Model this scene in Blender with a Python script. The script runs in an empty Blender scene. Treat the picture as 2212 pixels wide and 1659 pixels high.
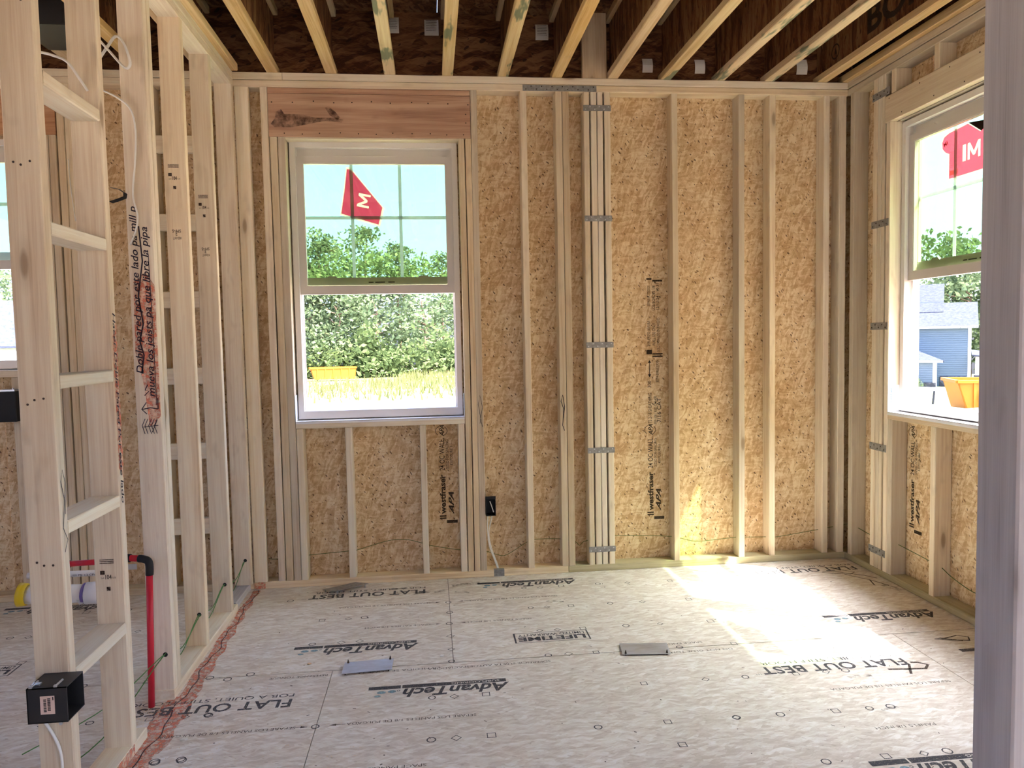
import bpy, bmesh, math, random
from mathutils import Vector, Matrix, Euler

I = 0.0254                      # all building dimensions below are inches; the scene is in metres
rng = random.Random(7)
sc = bpy.context.scene
COL = sc.collection
PI = math.pi

# ------------------------------------------------------------------ camera
def make_camera():
    yaw, pitch, roll = math.radians(6.088), math.radians(-3.439), math.radians(-1.128)
    f = Vector((math.sin(yaw) * math.cos(pitch), math.cos(yaw) * math.cos(pitch), math.sin(pitch)))
    r = Vector((math.cos(yaw), -math.sin(yaw), 0))
    u = r.cross(f)
    R = r * math.cos(roll) + u * math.sin(roll)
    U = -r * math.sin(roll) + u * math.cos(roll)
    cd = bpy.data.cameras.new('camera')
    cd.sensor_width = 36.0
    cd.lens = 1604.15 / 2212 * 36.0
    cd.clip_start, cd.clip_end = 0.05, 2000
    c = bpy.data.objects.new('camera', cd)
    COL.objects.link(c)
    m = Matrix((R, U, -f)).transposed().to_4x4()
    m.translation = Vector((-94.967, -162.311, 52.716)) * I
    c.matrix_world = m
    sc.camera = c
make_camera()

# ------------------------------------------------------------------ sky, sun, exposure
SUN_TRAVEL = Vector((-1.0, 0.60, -1.90))
def make_world():
    w = bpy.data.worlds.new('world')
    sc.world = w
    w.use_nodes = True
    nt = w.node_tree
    nt.nodes.clear()
    out = nt.nodes.new('ShaderNodeOutputWorld')
    bg = nt.nodes.new('ShaderNodeBackground')
    sky = nt.nodes.new('ShaderNodeTexSky')
    sky.sky_type = 'NISHITA'
    sky.sun_disc = False
    sky.sun_elevation = math.radians(58.5)
    sky.sun_rotation = math.atan2(1.0, -0.60)      # azimuth of the sun lamp below
    sky.air_density = 0.4
    sky.dust_density = 5.0
    sky.ozone_density = 7.0
    bg.inputs['Strength'].default_value = 0.25
    nt.links.new(sky.outputs[0], bg.inputs[0])
    nt.links.new(bg.outputs[0], out.inputs[0])
make_world()
def make_sun():
    l = bpy.data.lights.new('sun', 'SUN')
    l.energy = 2.6
    l.color = (1.0, 0.95, 0.86)
    l.angle = math.radians(0.6)
    o = bpy.data.objects.new('sun', l)
    COL.objects.link(o)
    o.rotation_euler = SUN_TRAVEL.to_track_quat('-Z', 'Y').to_euler()
    o.location = (6, -4, 12)
make_sun()
sc.view_settings.view_transform = 'Standard'
sc.view_settings.look = 'None'
sc.view_settings.exposure = 3.52
sc.view_settings.gamma = 1.0
sc.view_settings.use_curve_mapping = False
sc.cycles.max_bounces = 5
sc.cycles.diffuse_bounces = 4
sc.cycles.glossy_bounces = 2
sc.cycles.transparent_max_bounces = 12
sc.cycles.caustics_reflective = False
sc.cycles.caustics_refractive = False
sc.cycles.use_adaptive_sampling = True
sc.cycles.adaptive_threshold = 0.06

# ------------------------------------------------------------------ materials
def s2l(c):
    return tuple((x / 12.92 if x <= 0.04045 else ((x + 0.055) / 1.055) ** 2.4) for x in c)
def rgb(r, g, b):
    return s2l((r / 255, g / 255, b / 255)) + (1.0,)
MATS = {}
class NT:
    def __init__(s, name):
        s.m = bpy.data.materials.new(name)
        s.m.use_nodes = True
        s.t = s.m.node_tree
        s.t.nodes.clear()
        s.out = s.t.nodes.new('ShaderNodeOutputMaterial')
        MATS[name] = s.m
    def n(s, typ, **kw):
        nd = s.t.nodes.new(typ)
        ins = kw.pop('ins', {})
        for k, v in kw.items():
            setattr(nd, k, v)
        for k, v in ins.items():
            s.put(nd.inputs[k], v)
        return nd
    def put(s, sock, v):
        if isinstance(v, bpy.types.NodeSocket):
            s.t.links.new(v, sock)
        else:
            sock.default_value = v
    def math(s, op, a, b=0.0, c=0.0):
        nd = s.n('ShaderNodeMath', operation=op)
        s.put(nd.inputs[0], a); s.put(nd.inputs[1], b)
        if op in ('MULTIPLY_ADD', 'SMOOTH_MIN', 'COMPARE'):
            s.put(nd.inputs[2], c)
        return nd.outputs[0]
    def vmath(s, op, a, b):
        nd = s.n('ShaderNodeVectorMath', operation=op)
        s.put(nd.inputs[0], a); s.put(nd.inputs[1], b)
        return nd.outputs[0]
    def mix(s, f, a, b):
        nd = s.n('ShaderNodeMix', data_type='RGBA')
        s.put(nd.inputs[0], f); s.put(nd.inputs[6], a); s.put(nd.inputs[7], b)
        return nd.outputs[2]
    def ramp(s, f, stops, interp='LINEAR'):
        nd = s.n('ShaderNodeValToRGB')
        s.put(nd.inputs[0], f)
        cr = nd.color_ramp
        cr.interpolation = interp
        while len(cr.elements) < len(stops):
            cr.elements.new(0.5)
        for e, (p, c) in zip(cr.elements, stops):
            e.position = p
            e.color = c if len(c) == 4 else tuple(c) + (1,)
        return nd.outputs[0]
    def map01(s, v, a, b, lo=0.0, hi=1.0):
        nd = s.n('ShaderNodeMapRange')
        s.put(nd.inputs[0], v)
        for i, x in enumerate((a, b, lo, hi)):
            nd.inputs[i + 1].default_value = x
        return nd.outputs[0]
    def mapping(s, vec, scale=(1, 1, 1), rot=(0, 0, 0), loc=(0, 0, 0)):
        nd = s.n('ShaderNodeMapping')
        s.put(nd.inputs[0], vec)
        nd.inputs[1].default_value = loc
        nd.inputs[2].default_value = rot
        nd.inputs[3].default_value = scale
        return nd.outputs[0]
    def noise(s, vec, scale=1.0, detail=3.0, rough=0.55, out=0, dist=0.0):
        nd = s.n('ShaderNodeTexNoise')
        s.put(nd.inputs['Vector'], vec)
        nd.inputs['Scale'].default_value = scale
        nd.inputs['Detail'].default_value = detail
        nd.inputs['Roughness'].default_value = rough
        nd.inputs['Distortion'].default_value = dist
        return nd.outputs[out]
    def voro(s, vec, scale=1.0, dims='3D', rand=1.0):
        nd = s.n('ShaderNodeTexVoronoi', voronoi_dimensions=dims)
        s.put(nd.inputs['Vector'], vec)
        nd.inputs['Scale'].default_value = scale
        nd.inputs['Randomness'].default_value = rand
        return nd.outputs['Distance'], nd.outputs['Color']
    def sep(s, c):
        nd = s.n('ShaderNodeSeparateColor')
        s.put(nd.inputs[0], c)
        return nd.outputs
    def coords(s, offset=True):
        tc = s.n('ShaderNodeTexCoord').outputs['Object']
        oi = s.n('ShaderNodeObjectInfo').outputs['Random']
        if not offset:
            return tc, oi
        off = s.n('ShaderNodeCombineXYZ', ins={0: s.math('MULTIPLY', oi, 37.0), 1: s.math('MULTIPLY', oi, 61.0), 2: s.math('MULTIPLY', oi, 83.0)}).outputs[0]
        return s.vmath('ADD', tc, off), oi
    def principled(s, col, rough=0.7, metal=0.0, bump=None, bstr=0.1, bdist=0.001, spec=0.3, alpha=None):
        p = s.n('ShaderNodeBsdfPrincipled')
        s.put(p.inputs['Base Color'], col)
        s.put(p.inputs['Roughness'], rough)
        p.inputs['Metallic'].default_value = metal
        p.inputs['Specular IOR Level'].default_value = spec
        if alpha is not None:
            s.put(p.inputs['Alpha'], alpha)
        if bump is not None:
            b = s.n('ShaderNodeBump')
            b.inputs['Strength'].default_value = bstr
            b.inputs['Distance'].default_value = bdist
            s.put(b.inputs['Height'], bump)
            s.t.links.new(b.outputs[0], p.inputs['Normal'])
        s.t.links.new(p.outputs[0], s.out.inputs[0])
        return p

def mat_plain(name, col, rough=0.6, metal=0.0, spec=0.3):
    t = NT(name)
    t.principled(col, rough, metal, spec=spec)
def mat_wood(name, dark, mid, light, knots=0.5, grain=1.0, vary=0.25, stain=None):
    """sawn lumber; the length of every board runs along its local Z"""
    t = NT(name)
    v, oi = t.coords()
    big = t.noise(t.mapping(v, (9, 9, 0.9)), 1.0, 1.0, dist=1.2)
    rings = t.noise(t.mapping(v, (70 * grain, 70 * grain, 1.6)), 1.0, 2.0, dist=0.6)
    fine = t.noise(t.mapping(v, (420, 420, 9)), 1.0, 0.0)
    a = t.math('MULTIPLY_ADD', rings, 0.55, t.math('MULTIPLY', big, 0.5))
    a = t.math('MULTIPLY_ADD', fine, 0.22, a)
    col = t.ramp(a, [(0.34, dark), (0.55, mid), (0.8, light)])
    # per-board tone
    tone = t.map01(oi, 0, 1, 1.0 - vary, 1.0 + vary * 0.35)
    hsv = t.n('ShaderNodeHueSaturation')
    t.put(hsv.inputs['Color'], col)
    t.put(hsv.inputs['Value'], tone)
    t.put(hsv.inputs['Saturation'], t.map01(t.math('FRACT', t.math('MULTIPLY', oi, 7.31)), 0, 1, 0.82, 1.15))
    col = hsv.outputs[0]
    # knots
    d, c = t.voro(t.mapping(v, (9, 9, 2.6)), 1.0)
    rr = t.sep(c)[0]
    pick = t.math('GREATER_THAN', rr, 1.0 - knots)
    ring = t.ramp(d, [(0.0, (1, 1, 1, 1)), (0.085, (0.85, 0.85, 0.85, 1)), (0.13, (0.25, 0.25, 0.25, 1)), (0.24, (0, 0, 0, 1))])
    k = t.math('MULTIPLY', t.sep(ring)[0], pick)
    col = t.mix(t.math('MULTIPLY', k, 0.8), col, (dark[0] * 0.45, dark[1] * 0.38, dark[2] * 0.32, 1))
    # handling marks
    sm = t.noise(t.mapping(v, (16, 16, 6)), 1.0, 2.0, 0.7)
    col = t.mix(t.map01(sm, 0.60, 0.80, 0.0, 0.35), col, (dark[0] * 0.6, dark[1] * 0.6, dark[2] * 0.6, 1))
    if stain is not None:
        sv = t.noise(t.mapping(v, (14, 14, 3.0)), 1.0, 3.0, 0.6)
        col = t.mix(t.map01(sv, 0.56, 0.62, 0.0, 0.75), col, stain)
    t.principled(col, 0.72, bump=a, bstr=0.25, bdist=0.0006, spec=0.25)
def mat_osb(name, ramp, fleck, scale=1.0, dirs=(0.35, 1.5, 2.5), weights=(0.45, 0.35, 0.2), aspect=5.0, fleck_amt=0.8, sheen=0.25, rough=0.75):
    """strand board; the face of every panel is its local XY plane"""
    t = NT(name)
    v, oi = t.coords()
    warp = t.noise(v, 9.0, 1.0, out=1)
    wv = t.vmath('ADD', v, t.vmath('MULTIPLY', t.vmath('SUBTRACT', warp, (0.5, 0.5, 0.5)), (0.05, 0.05, 0.0)))
    acc = None
    for a, w in zip(dirs, weights):
        d, c = t.voro(t.mapping(t.n('ShaderNodeVectorRotate', rotation_type='Z_AXIS', ins={'Vector': wv, 'Angle': a}).outputs[0], (80 * scale, 80 * scale / aspect, 1)), 1.0, '2D')
        x = t.math('MULTIPLY', t.sep(c)[0], w)
        acc = x if acc is None else t.math('ADD', acc, x)
    fib = t.noise(t.mapping(t.n('ShaderNodeVectorRotate', rotation_type='Z_AXIS', ins={'Vector': wv, 'Angle': dirs[0]}).outputs[0], (420 * scale, 60 * scale, 1)), 1.0, 1.0)
    fib2 = t.noise(t.mapping(t.n('ShaderNodeVectorRotate', rotation_type='Z_AXIS', ins={'Vector': wv, 'Angle': dirs[1]}).outputs[0], (420 * scale, 60 * scale, 1)), 1.0, 1.0)
    val = t.math('MULTIPLY_ADD', t.math('SUBTRACT', fib, 0.5), 0.55, acc)
    val = t.math('MULTIPLY_ADD', t.math('SUBTRACT', fib2, 0.5), 0.45, val)
    lo = t.noise(v, 2.2, 0.0)
    val = t.math('MULTIPLY_ADD', t.math('SUBTRACT', lo, 0.5), 0.3, val)
    col = t.ramp(val, ramp)
    # bark flecks
    d, c = t.voro(t.mapping(t.n('ShaderNodeVectorRotate', rotation_type='Z_AXIS', ins={'Vector': wv, 'Angle': dirs[2]}).outputs[0], (46 * scale, 20 * scale, 1)), 1.0, '2D')
    s = t.sep(c)
    f = t.math('MULTIPLY', t.math('LESS_THAN', d, t.math('MULTIPLY', s[1], 0.2)), t.math('GREATER_THAN', s[0], 0.55))
    col = t.mix(t.math('MULTIPLY', f, fleck_amt), col, fleck)
    t.principled(col, rough, bump=val, bstr=0.35, bdist=0.0008, spec=sheen)
def mat_print(name, col, lo=0.3, hi=0.5, amin=0.25, scale=120):
    t = NT(name)
    v, oi = t.coords(False)
    n = t.noise(v, scale, 4.0, 0.7)
    a = t.map01(n, lo, hi, amin, 0.95)
    t.principled(col, 0.8, alpha=a, spec=0.1)
    return t.m

mat_wood('spf', rgb(194, 167, 135), rgb(222, 202, 172), rgb(236, 223, 196), knots=0.33)
mat_wood('spf_pale', rgb(204, 182, 151), rgb(230, 214, 187), rgb(240, 231, 210), knots=0.3, vary=0.12)
mat_wood('header_wood', rgb(137, 92, 71), rgb(181, 136, 105), rgb(209, 169, 135), knots=0.25, grain=0.55, vary=0.08)
mat_wood('treated', rgb(150, 138, 96), rgb(186, 174, 130), rgb(206, 196, 156), knots=0.2, vary=0.1)
mat_wood('flange', rgb(178, 137, 90), rgb(214, 180, 130), rgb(232, 207, 164), knots=0.25, vary=0.1)
mat_wood('flange_green', rgb(178, 143, 94), rgb(214, 184, 134), rgb(230, 209, 162), knots=0.15, vary=0.1, stain=rgb(58, 95, 77))
mat_wood('wood_shade_grey', rgb(158, 154, 156), rgb(190, 187, 190), rgb(206, 204, 206), knots=0.4, vary=0.05)  # grey of the near stud's unlit face, put into the wood colour
mat_osb('osb_wall', [(0.2, rgb(192, 157, 115)), (0.45, rgb(212, 182, 141)), (0.6, rgb(222, 196, 156)), (0.85, rgb(234, 215, 181))], rgb(92, 63, 41), scale=1.25, fleck_amt=0.85)
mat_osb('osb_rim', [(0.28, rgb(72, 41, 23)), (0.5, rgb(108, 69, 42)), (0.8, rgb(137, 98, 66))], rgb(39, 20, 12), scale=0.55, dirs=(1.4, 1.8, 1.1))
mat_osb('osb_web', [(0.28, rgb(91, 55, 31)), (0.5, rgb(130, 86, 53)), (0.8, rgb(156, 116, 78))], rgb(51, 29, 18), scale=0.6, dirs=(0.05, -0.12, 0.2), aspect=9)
mat_osb('subfloor_board', [(0.2, rgb(208, 197, 185)), (0.45, rgb(222, 213, 203)), (0.62, rgb(228, 222, 212)), (0.88, rgb(240, 236, 231))], rgb(168, 152, 137), scale=1.15, dirs=(1.57, 1.2, 1.95), aspect=4, fleck_amt=0.35, sheen=0.3, rough=0.62)
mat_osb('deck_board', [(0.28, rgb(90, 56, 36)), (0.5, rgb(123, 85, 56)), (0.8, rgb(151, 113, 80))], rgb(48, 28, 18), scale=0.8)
mat_plain('vinyl', rgb(226, 222, 218), 0.35)
mat_plain('vinyl_rail', rgb(214, 208, 202), 0.35)
mat_plain('black_metal', rgb(38, 39, 42), 0.5, 0.0, 0.5)
mat_plain('black_plastic', rgb(30, 30, 31), 0.55)
mat_plain('bright_zinc', rgb(206, 210, 214), 0.35, 0.9)
mat_plain('cable_white', rgb(238, 236, 230), 0.4)
mat_plain('pex_red', rgb(206, 44, 62), 0.35)
mat_plain('pvc_white', rgb(232, 230, 228), 0.35)
mat_plain('pvc_primer', rgb(122, 106, 166), 0.4)
mat_plain('cap_yellow', rgb(226, 196, 44), 0.4)
mat_plain('string_green', rgb(86, 104, 46), 0.6)
mat_plain('string_green_bright', rgb(84, 136, 70), 0.6)
mat_plain('paper', rgb(232, 228, 220), 0.8)
mat_plain('label_pink', rgb(222, 198, 188), 0.7)
mat_plain('tape_white', rgb(238, 240, 244), 0.45)
mat_plain('nail_dark', rgb(62, 48, 40), 0.6)
mat_plain('shaving', rgb(232, 206, 168), 0.8)
mat_plain('chip_grey', rgb(120, 104, 90), 0.8)
mat_plain('ink_blue', rgb(70, 110, 180), 0.7)
mat_plain('ink_black', rgb(40, 38, 40), 0.8)
mat_plain('letter_pale', rgb(226, 220, 205), 0.7)
mat_print('stencil', rgb(84, 84, 88), 0.30, 0.50, 0.35, 160)
mat_print('stencil_thin', rgb(84, 74, 68), 0.3, 0.52, 0.3, 160)
mat_print('stencil_board', rgb(70, 58, 46), 0.25, 0.45, 0.5, 120)
mat_print('marker', rgb(46, 40, 52), 0.2, 0.4, 0.6, 120)
mat_print('stamp', rgb(66, 48, 40), 0.25, 0.5, 0.4, 150)
mat_print('paint_orange', rgb(228, 134, 106), 0.36, 0.74, 0.12, 45)
mat_print('paint_blue', rgb(142, 178, 194), 0.32, 0.6, 0.2, 130)
mat_print('scuff', rgb(96, 88, 84), 0.42, 0.72, 0.0, 30)
mat_print('knot_stain', rgb(92, 62, 58), 0.38, 0.72, 0.05, 22)

def mat_galv():
    t = NT('galvanised')
    v, oi = t.coords()
    n = t.noise(v, 60, 4)
    t.principled(t.ramp(n, [(0.3, rgb(126, 126, 124)), (0.7, rgb(166, 166, 164))]), t.map01(n, 0.3, 0.7, 0.42, 0.6), 0.35, spec=0.5)
    t = NT('steel_plate')
    v, oi = t.coords()
    n = t.noise(t.mapping(v, (6, 14, 6)), 1.0, 4, 0.7)
    t.principled(t.ramp(n, [(0.3, rgb(168, 172, 180)), (0.7, rgb(206, 212, 224))]), t.map01(n, 0.35, 0.65, 0.34, 0.5), 0.55, spec=0.5)  # pale blue base colour stands in for reflected sky
mat_galv()
def mat_glass():
    t = NT('window_glass')
    tr = t.n('ShaderNodeBsdfTransparent')
    tr.inputs[0].default_value = (0.765, 0.832, 0.705, 1)
    gl = t.n('ShaderNodeBsdfGlossy')
    gl.inputs['Roughness'].default_value = 0.02
    mx = t.n('ShaderNodeMixShader')
    mx.inputs[0].default_value = 0.03
    t.t.links.new(tr.outputs[0], mx.inputs[1])
    t.t.links.new(gl.outputs[0], mx.inputs[2])
    t.t.links.new(mx.outputs[0], t.out.inputs[0])
mat_glass()
def mat_thin(name, col, back, mixf=0.6):
    """thin translucent sheet (stickers, leaves)"""
    t = NT(name)
    d = t.n('ShaderNodeBsdfDiffuse'); t.put(d.inputs[0], col)
    tl = t.n('ShaderNodeBsdfTranslucent'); t.put(tl.inputs[0], back)
    mx = t.n('ShaderNodeMixShader'); mx.inputs[0].default_value = mixf
    t.t.links.new(d.outputs[0], mx.inputs[1]); t.t.links.new(tl.outputs[0], mx.inputs[2])
    t.t.links.new(mx.outputs[0], t.out.inputs[0])
mat_thin('grid_bar', rgb(226, 232, 238), rgb(226, 232, 240), 0.55)
mat_thin('sticker_red', rgb(196, 44, 72), rgb(214, 72, 112), 0.6)
mat_thin('sticker_pink', rgb(236, 190, 190), rgb(246, 214, 214), 0.65)
mat_thin('sticker_dark', rgb(150, 40, 50), rgb(170, 50, 60), 0.6)
mat_thin('sticker_letter', rgb(240, 236, 226), rgb(255, 250, 236), 0.65)

def mat_leaf(name, lo, hi):
    t = NT(name)
    v, oi = t.coords()
    n = t.noise(v, 0.8, 3)
    col = t.ramp(n, [(0.3, lo), (0.7, hi)])
    d = t.n('ShaderNodeBsdfDiffuse'); t.put(d.inputs[0], col)
    tl = t.n('ShaderNodeBsdfTranslucent'); t.put(tl.inputs[0], col)
    mx = t.n('ShaderNodeMixShader'); mx.inputs[0].default_value = 0.35
    t.t.links.new(d.outputs[0], mx.inputs[1]); t.t.links.new(tl.outputs[0], mx.inputs[2])
    t.t.links.new(mx.outputs[0], t.out.inputs[0])
mat_leaf('leaf_pine', rgb(78, 90, 72), rgb(126, 136, 108))
mat_leaf('leaf_broad', rgb(76, 92, 66), rgb(128, 142, 102))
mat_leaf('leaf_bush', rgb(66, 82, 50), rgb(110, 124, 78))
mat_leaf('grass_blade', rgb(92, 98, 56), rgb(130, 128, 82))
mat_plain('bark', rgb(112, 90, 74), 0.9)
def mat_ground():
    t = NT('field_ground')
    tc = t.n('ShaderNodeTexCoord').outputs['Object']
    n1 = t.noise(tc, 0.22, 4, 0.6)
    n2 = t.noise(tc, 2.5, 4, 0.7)
    g = t.ramp(n2, [(0.3, rgb(80, 92, 48)), (0.7, rgb(122, 126, 76))])
    dirt = t.ramp(n2, [(0.3, rgb(132, 108, 84)), (0.7, rgb(160, 136, 108))])
    near = t.n('ShaderNodeSeparateXYZ', ins={0: tc}).outputs[1]     # unseen ground near the house kept pale to bounce light, grass beyond
    g = t.mix(t.map01(near, 16.0, 24.0), t.ramp(n2, [(0.3, rgb(196, 178, 160)), (0.7, rgb(216, 202, 188))]), g)
    t.principled(t.mix(t.map01(n1, 0.5, 0.6), g, dirt), 0.95, bump=n2, bstr=0.4, bdist=0.05, spec=0.1)
    t = NT('lawn')
    tc = t.n('ShaderNodeTexCoord').outputs['Object']
    n2 = t.noise(tc, 3, 4, 0.7)
    t.principled(t.ramp(n2, [(0.3, rgb(78, 92, 44)), (0.7, rgb(106, 116, 62))]), 0.95, spec=0.1)
    t = NT('red_clay')
    tc = t.n('ShaderNodeTexCoord').outputs['Object']
    n2 = t.noise(tc, 5, 5, 0.7)
    t.principled(t.ramp(n2, [(0.3, rgb(104, 62, 42)), (0.7, rgb(150, 108, 80))]), 0.95, bump=n2, bstr=0.6, bdist=0.1, spec=0.1)
    t = NT('concrete')
    tc = t.n('ShaderNodeTexCoord').outputs['Object']
    n2 = t.noise(tc, 2, 5, 0.6)
    t.principled(t.ramp(n2, [(0.3, rgb(196, 190, 182)), (0.7, rgb(216, 210, 202))]), 0.9, spec=0.1)
    t = NT('shingle')
    tc = t.n('ShaderNodeTexCoord').outputs['Object']
    n2 = t.noise(tc, 4, 4, 0.7)
    t.principled(t.ramp(n2, [(0.3, rgb(46, 49, 58)), (0.7, rgb(66, 69, 80))]), 0.9, spec=0.1)
    t = NT('siding_blue')
    t.principled(rgb(84, 98, 110), 0.7)
    t = NT('stone_grey')
    tc = t.n('ShaderNodeTexCoord').outputs['Object']
    d, c = t.voro(tc, 3.0)
    t.principled(t.ramp(t.sep(c)[0], [(0.0, rgb(44, 46, 52)), (1.0, rgb(80, 80, 86))]), 0.9)
mat_ground()
mat_plain('trim_white', rgb(196, 196, 194), 0.6)
mat_plain('dumpster_paint', rgb(176, 104, 22), 0.5)
mat_plain('hydrant_red', rgb(120, 20, 28), 0.5)
mat_plain('culvert_black', rgb(40, 44, 46), 0.5)
mat_plain('dark_glass', rgb(70, 84, 96), 0.1)
mat_plain('block_grey', rgb(150, 148, 144), 0.9)

# ------------------------------------------------------------------ building helpers
def V(*a):
    return Vector(a)
class MB:
    """collects faces (inches) for ONE mesh object"""
    def __init__(s):
        s.v, s.f, s.mi = [], [], []
        s.cur = 0
    def quad(s, *pts):
        b = len(s.v)
        s.v += [tuple(p) for p in pts]
        s.f.append(tuple(range(b, b + len(pts))))
        s.mi.append(s.cur)
    def box(s, x0, x1, y0, y1, z0, z1):
        b = len(s.v)
        s.v += [(x0, y0, z0), (x1, y0, z0), (x1, y1, z0), (x0, y1, z0), (x0, y0, z1), (x1, y0, z1), (x1, y1, z1), (x0, y1, z1)]
        for q in ((0, 3, 2, 1), (4, 5, 6, 7), (0, 1, 5, 4), (1, 2, 6, 5), (2, 3, 7, 6), (3, 0, 4, 7)):
            s.f.append(tuple(b + i for i in q)); s.mi.append(s.cur)
    def bevel_box(s, x0, x1, y0, y1, z0, z1, c):
        """box with chamfered edges along its longest run and ends eased"""
        P = []
        for z, k in ((z0, c), (z0 + c, 0), (z1 - c, 0), (z1, c)):
            ring = []
            a0, a1, b0, b1 = x0 + k, x1 - k, y0 + k, y1 - k
            for (x, y) in ((a0 + c, b0), (a1 - c, b0), (a1, b0 + c), (a1, b1 - c), (a1 - c, b1), (a0 + c, b1), (a0, b1 - c), (a0, b0 + c)):
                ring.append((x, y, z))
            P.append(ring)
        s.rings(P)
    def rings(s, P, cap=True):
        b = len(s.v); n = len(P[0])
        for r in P:
            s.v += [tuple(p) for p in r]
        for i in range(len(P) - 1):
            for j in range(n):
                k = (j + 1) % n
                s.f.append((b + i * n + j, b + i * n + k, b + (i + 1) * n + k, b + (i + 1) * n + j)); s.mi.append(s.cur)
        if cap:
            s.f.append(tuple(b + j for j in reversed(range(n)))); s.mi.append(s.cur)
            s.f.append(tuple(b + (len(P) - 1) * n + j for j in range(n))); s.mi.append(s.cur)
    def prism(s, poly, z0, z1):
        """polygon in XY extruded in Z"""
        s.rings([[(x, y, z0) for x, y in poly], [(x, y, z1) for x, y in poly]])
    def tube(s, pts, r, n=8, flat=1.0, cap=True):
        pts = [Vector(p) for p in pts]
        P = []
        up = Vector((0, 0, 1))
        prev = None
        for i, p in enumerate(pts):
            d = (pts[min(i + 1, len(pts) - 1)] - pts[max(i - 1, 0)]).normalized()
            if prev is None:
                a = d.cross(up)
                if a.length < 0.05:
                    a = d.cross(Vector((1, 0, 0)))
            else:
                a = prev - d * prev.dot(d)
            a.normalize(); prev = a
            b = d.cross(a)
            rr = r[i] if isinstance(r, (list, tuple)) else r
            P.append([p + a * (rr * math.cos(2 * PI * j / n)) + b * (rr * flat * math.sin(2 * PI * j / n)) for j in range(n)])
        s.rings(P, cap)
    def disc(s, c, nrm, r, h, n=8):
        c, nrm = Vector(c), Vector(nrm).normalized()
        s.tube([c, c + nrm * h], r, n)
    def ribbon(s, pts, w, nrm, close=False):
        """flat pen stroke on a surface with normal nrm"""
        pts = [Vector(p) for p in pts]; nrm = Vector(nrm)
        L, R_ = [], []
        m = len(pts)
        for i in range(m):
            if close:
                d = pts[(i + 1) % m] - pts[i - 1]
            else:
                d = pts[min(i + 1, m - 1)] - pts[max(i - 1, 0)]
            a = d.normalized().cross(nrm).normalized() * (w / 2)
            L.append(pts[i] + a); R_.append(pts[i] - a)
        for i in range(m if close else m - 1):
            k = (i + 1) % m
            s.quad(L[i], R_[i], R_[k], L[k])
    def build(s, name, mat, parent=None, loc=(0, 0, 0), rot=None, smooth=False, local=False):
        """loc: world position in inches of the object's origin; vertices given in world inches unless local"""
        o_ = Vector(loc)
        me = bpy.data.meshes.new(name)
        if local:
            me.from_pydata([tuple(c * I for c in p) for p in s.v], [], s.f)
        else:
            me.from_pydata([((p[0] - o_.x) * I, (p[1] - o_.y) * I, (p[2] - o_.z) * I) for p in s.v], [], s.f)
        mats = mat if isinstance(mat, (list, tuple)) else [mat]
        for m in mats:
            me.materials.append(MATS[m])
        if len(mats) > 1:
            me.polygons.foreach_set('material_index', s.mi)
        if smooth:
            me.polygons.foreach_set('use_smooth', [True] * len(me.polygons))
        me.update()
        return link(name, me, parent, o_ * I, rot)
WORLD = {}
def link(name, data, parent=None, loc=Vector((0, 0, 0)), rot=None):
    """loc in world metres; a child keeps that world place (parents are never rotated or scaled unless noted)"""
    o = bpy.data.objects.new(name, data)
    COL.objects.link(o)
    o.location = loc
    WORLD[o.name] = Vector(loc)
    if rot is not None:
        o.rotation_euler = rot
    if parent is not None:
        o.parent = parent
        m = WORLDM(parent)
        w = Matrix.LocRotScale(Vector(loc), Euler(rot) if rot is not None else None, None)
        o.matrix_basis = m.inverted() @ w
    return o
def WORLDM(o):
    m = o.matrix_basis.copy()
    while o.parent is not None:
        o = o.parent
        m = o.matrix_basis @ m
    return m
def tag(o, label=None, cat=None, group=None, kind=None):
    if label: o['label'] = label
    if cat: o['category'] = cat
    if group: o['group'] = group
    if kind: o['kind'] = kind
    return o
def empty(name, loc, label=None, cat=None, group=None, kind=None, rz=0.0):
    o = bpy.data.objects.new(name, None)
    COL.objects.link(o)
    o.location = Vector(loc) * I
    o.rotation_euler = (0, 0, rz)
    o.empty_display_size = 0.1
    return tag(o, label, cat, group, kind)

def lumber(parent, name, x, y, z, axis, mat='spf', bow=0.06, c=0.11, ends=True):
    """one board, its length along local Z, corners eased, slightly crooked"""
    ext = {'x': x, 'y': y, 'z': z}
    ctr = Vector(((x[0] + x[1]) / 2, (y[0] + y[1]) / 2, (z[0] + z[1]) / 2))
    L = ext[axis][1] - ext[axis][0]
    if axis == 'z':
        a, b, rot = x[1] - x[0], y[1] - y[0], None
    elif axis == 'x':
        a, b, rot = z[1] - z[0], y[1] - y[0], (0, PI / 2, 0)
    else:
        a, b, rot = x[1] - x[0], z[1] - z[0], (-PI / 2, 0, 0)
    n = max(2, min(12, int(L / 9)))
    bx, by = rng.uniform(-bow, bow), rng.uniform(-bow, bow) * 0.5
    P = []
    for i in range(n + 1):
        t = i / n
        ox = bx * math.sin(PI * t) + rng.uniform(-0.015, 0.015)
        oy = by * math.sin(PI * t) + rng.uniform(-0.01, 0.01)
        zz = (t - 0.5) * L
        A, B = a / 2, b / 2
        cc = min(c * rng.uniform(0.7, 1.4), A * 0.5, B * 0.5)
        P.append([(ox + px, oy + py, zz) for px, py in ((-A + cc, -B), (A - cc, -B), (A, -B + cc), (A, B - cc), (A - cc, B), (-A + cc, B), (-A, B - cc), (-A, -B + cc))])
    mb = MB()
    mb.rings(P)
    return mb.build(name, mat, parent, ctr, rot, local=True)
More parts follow.
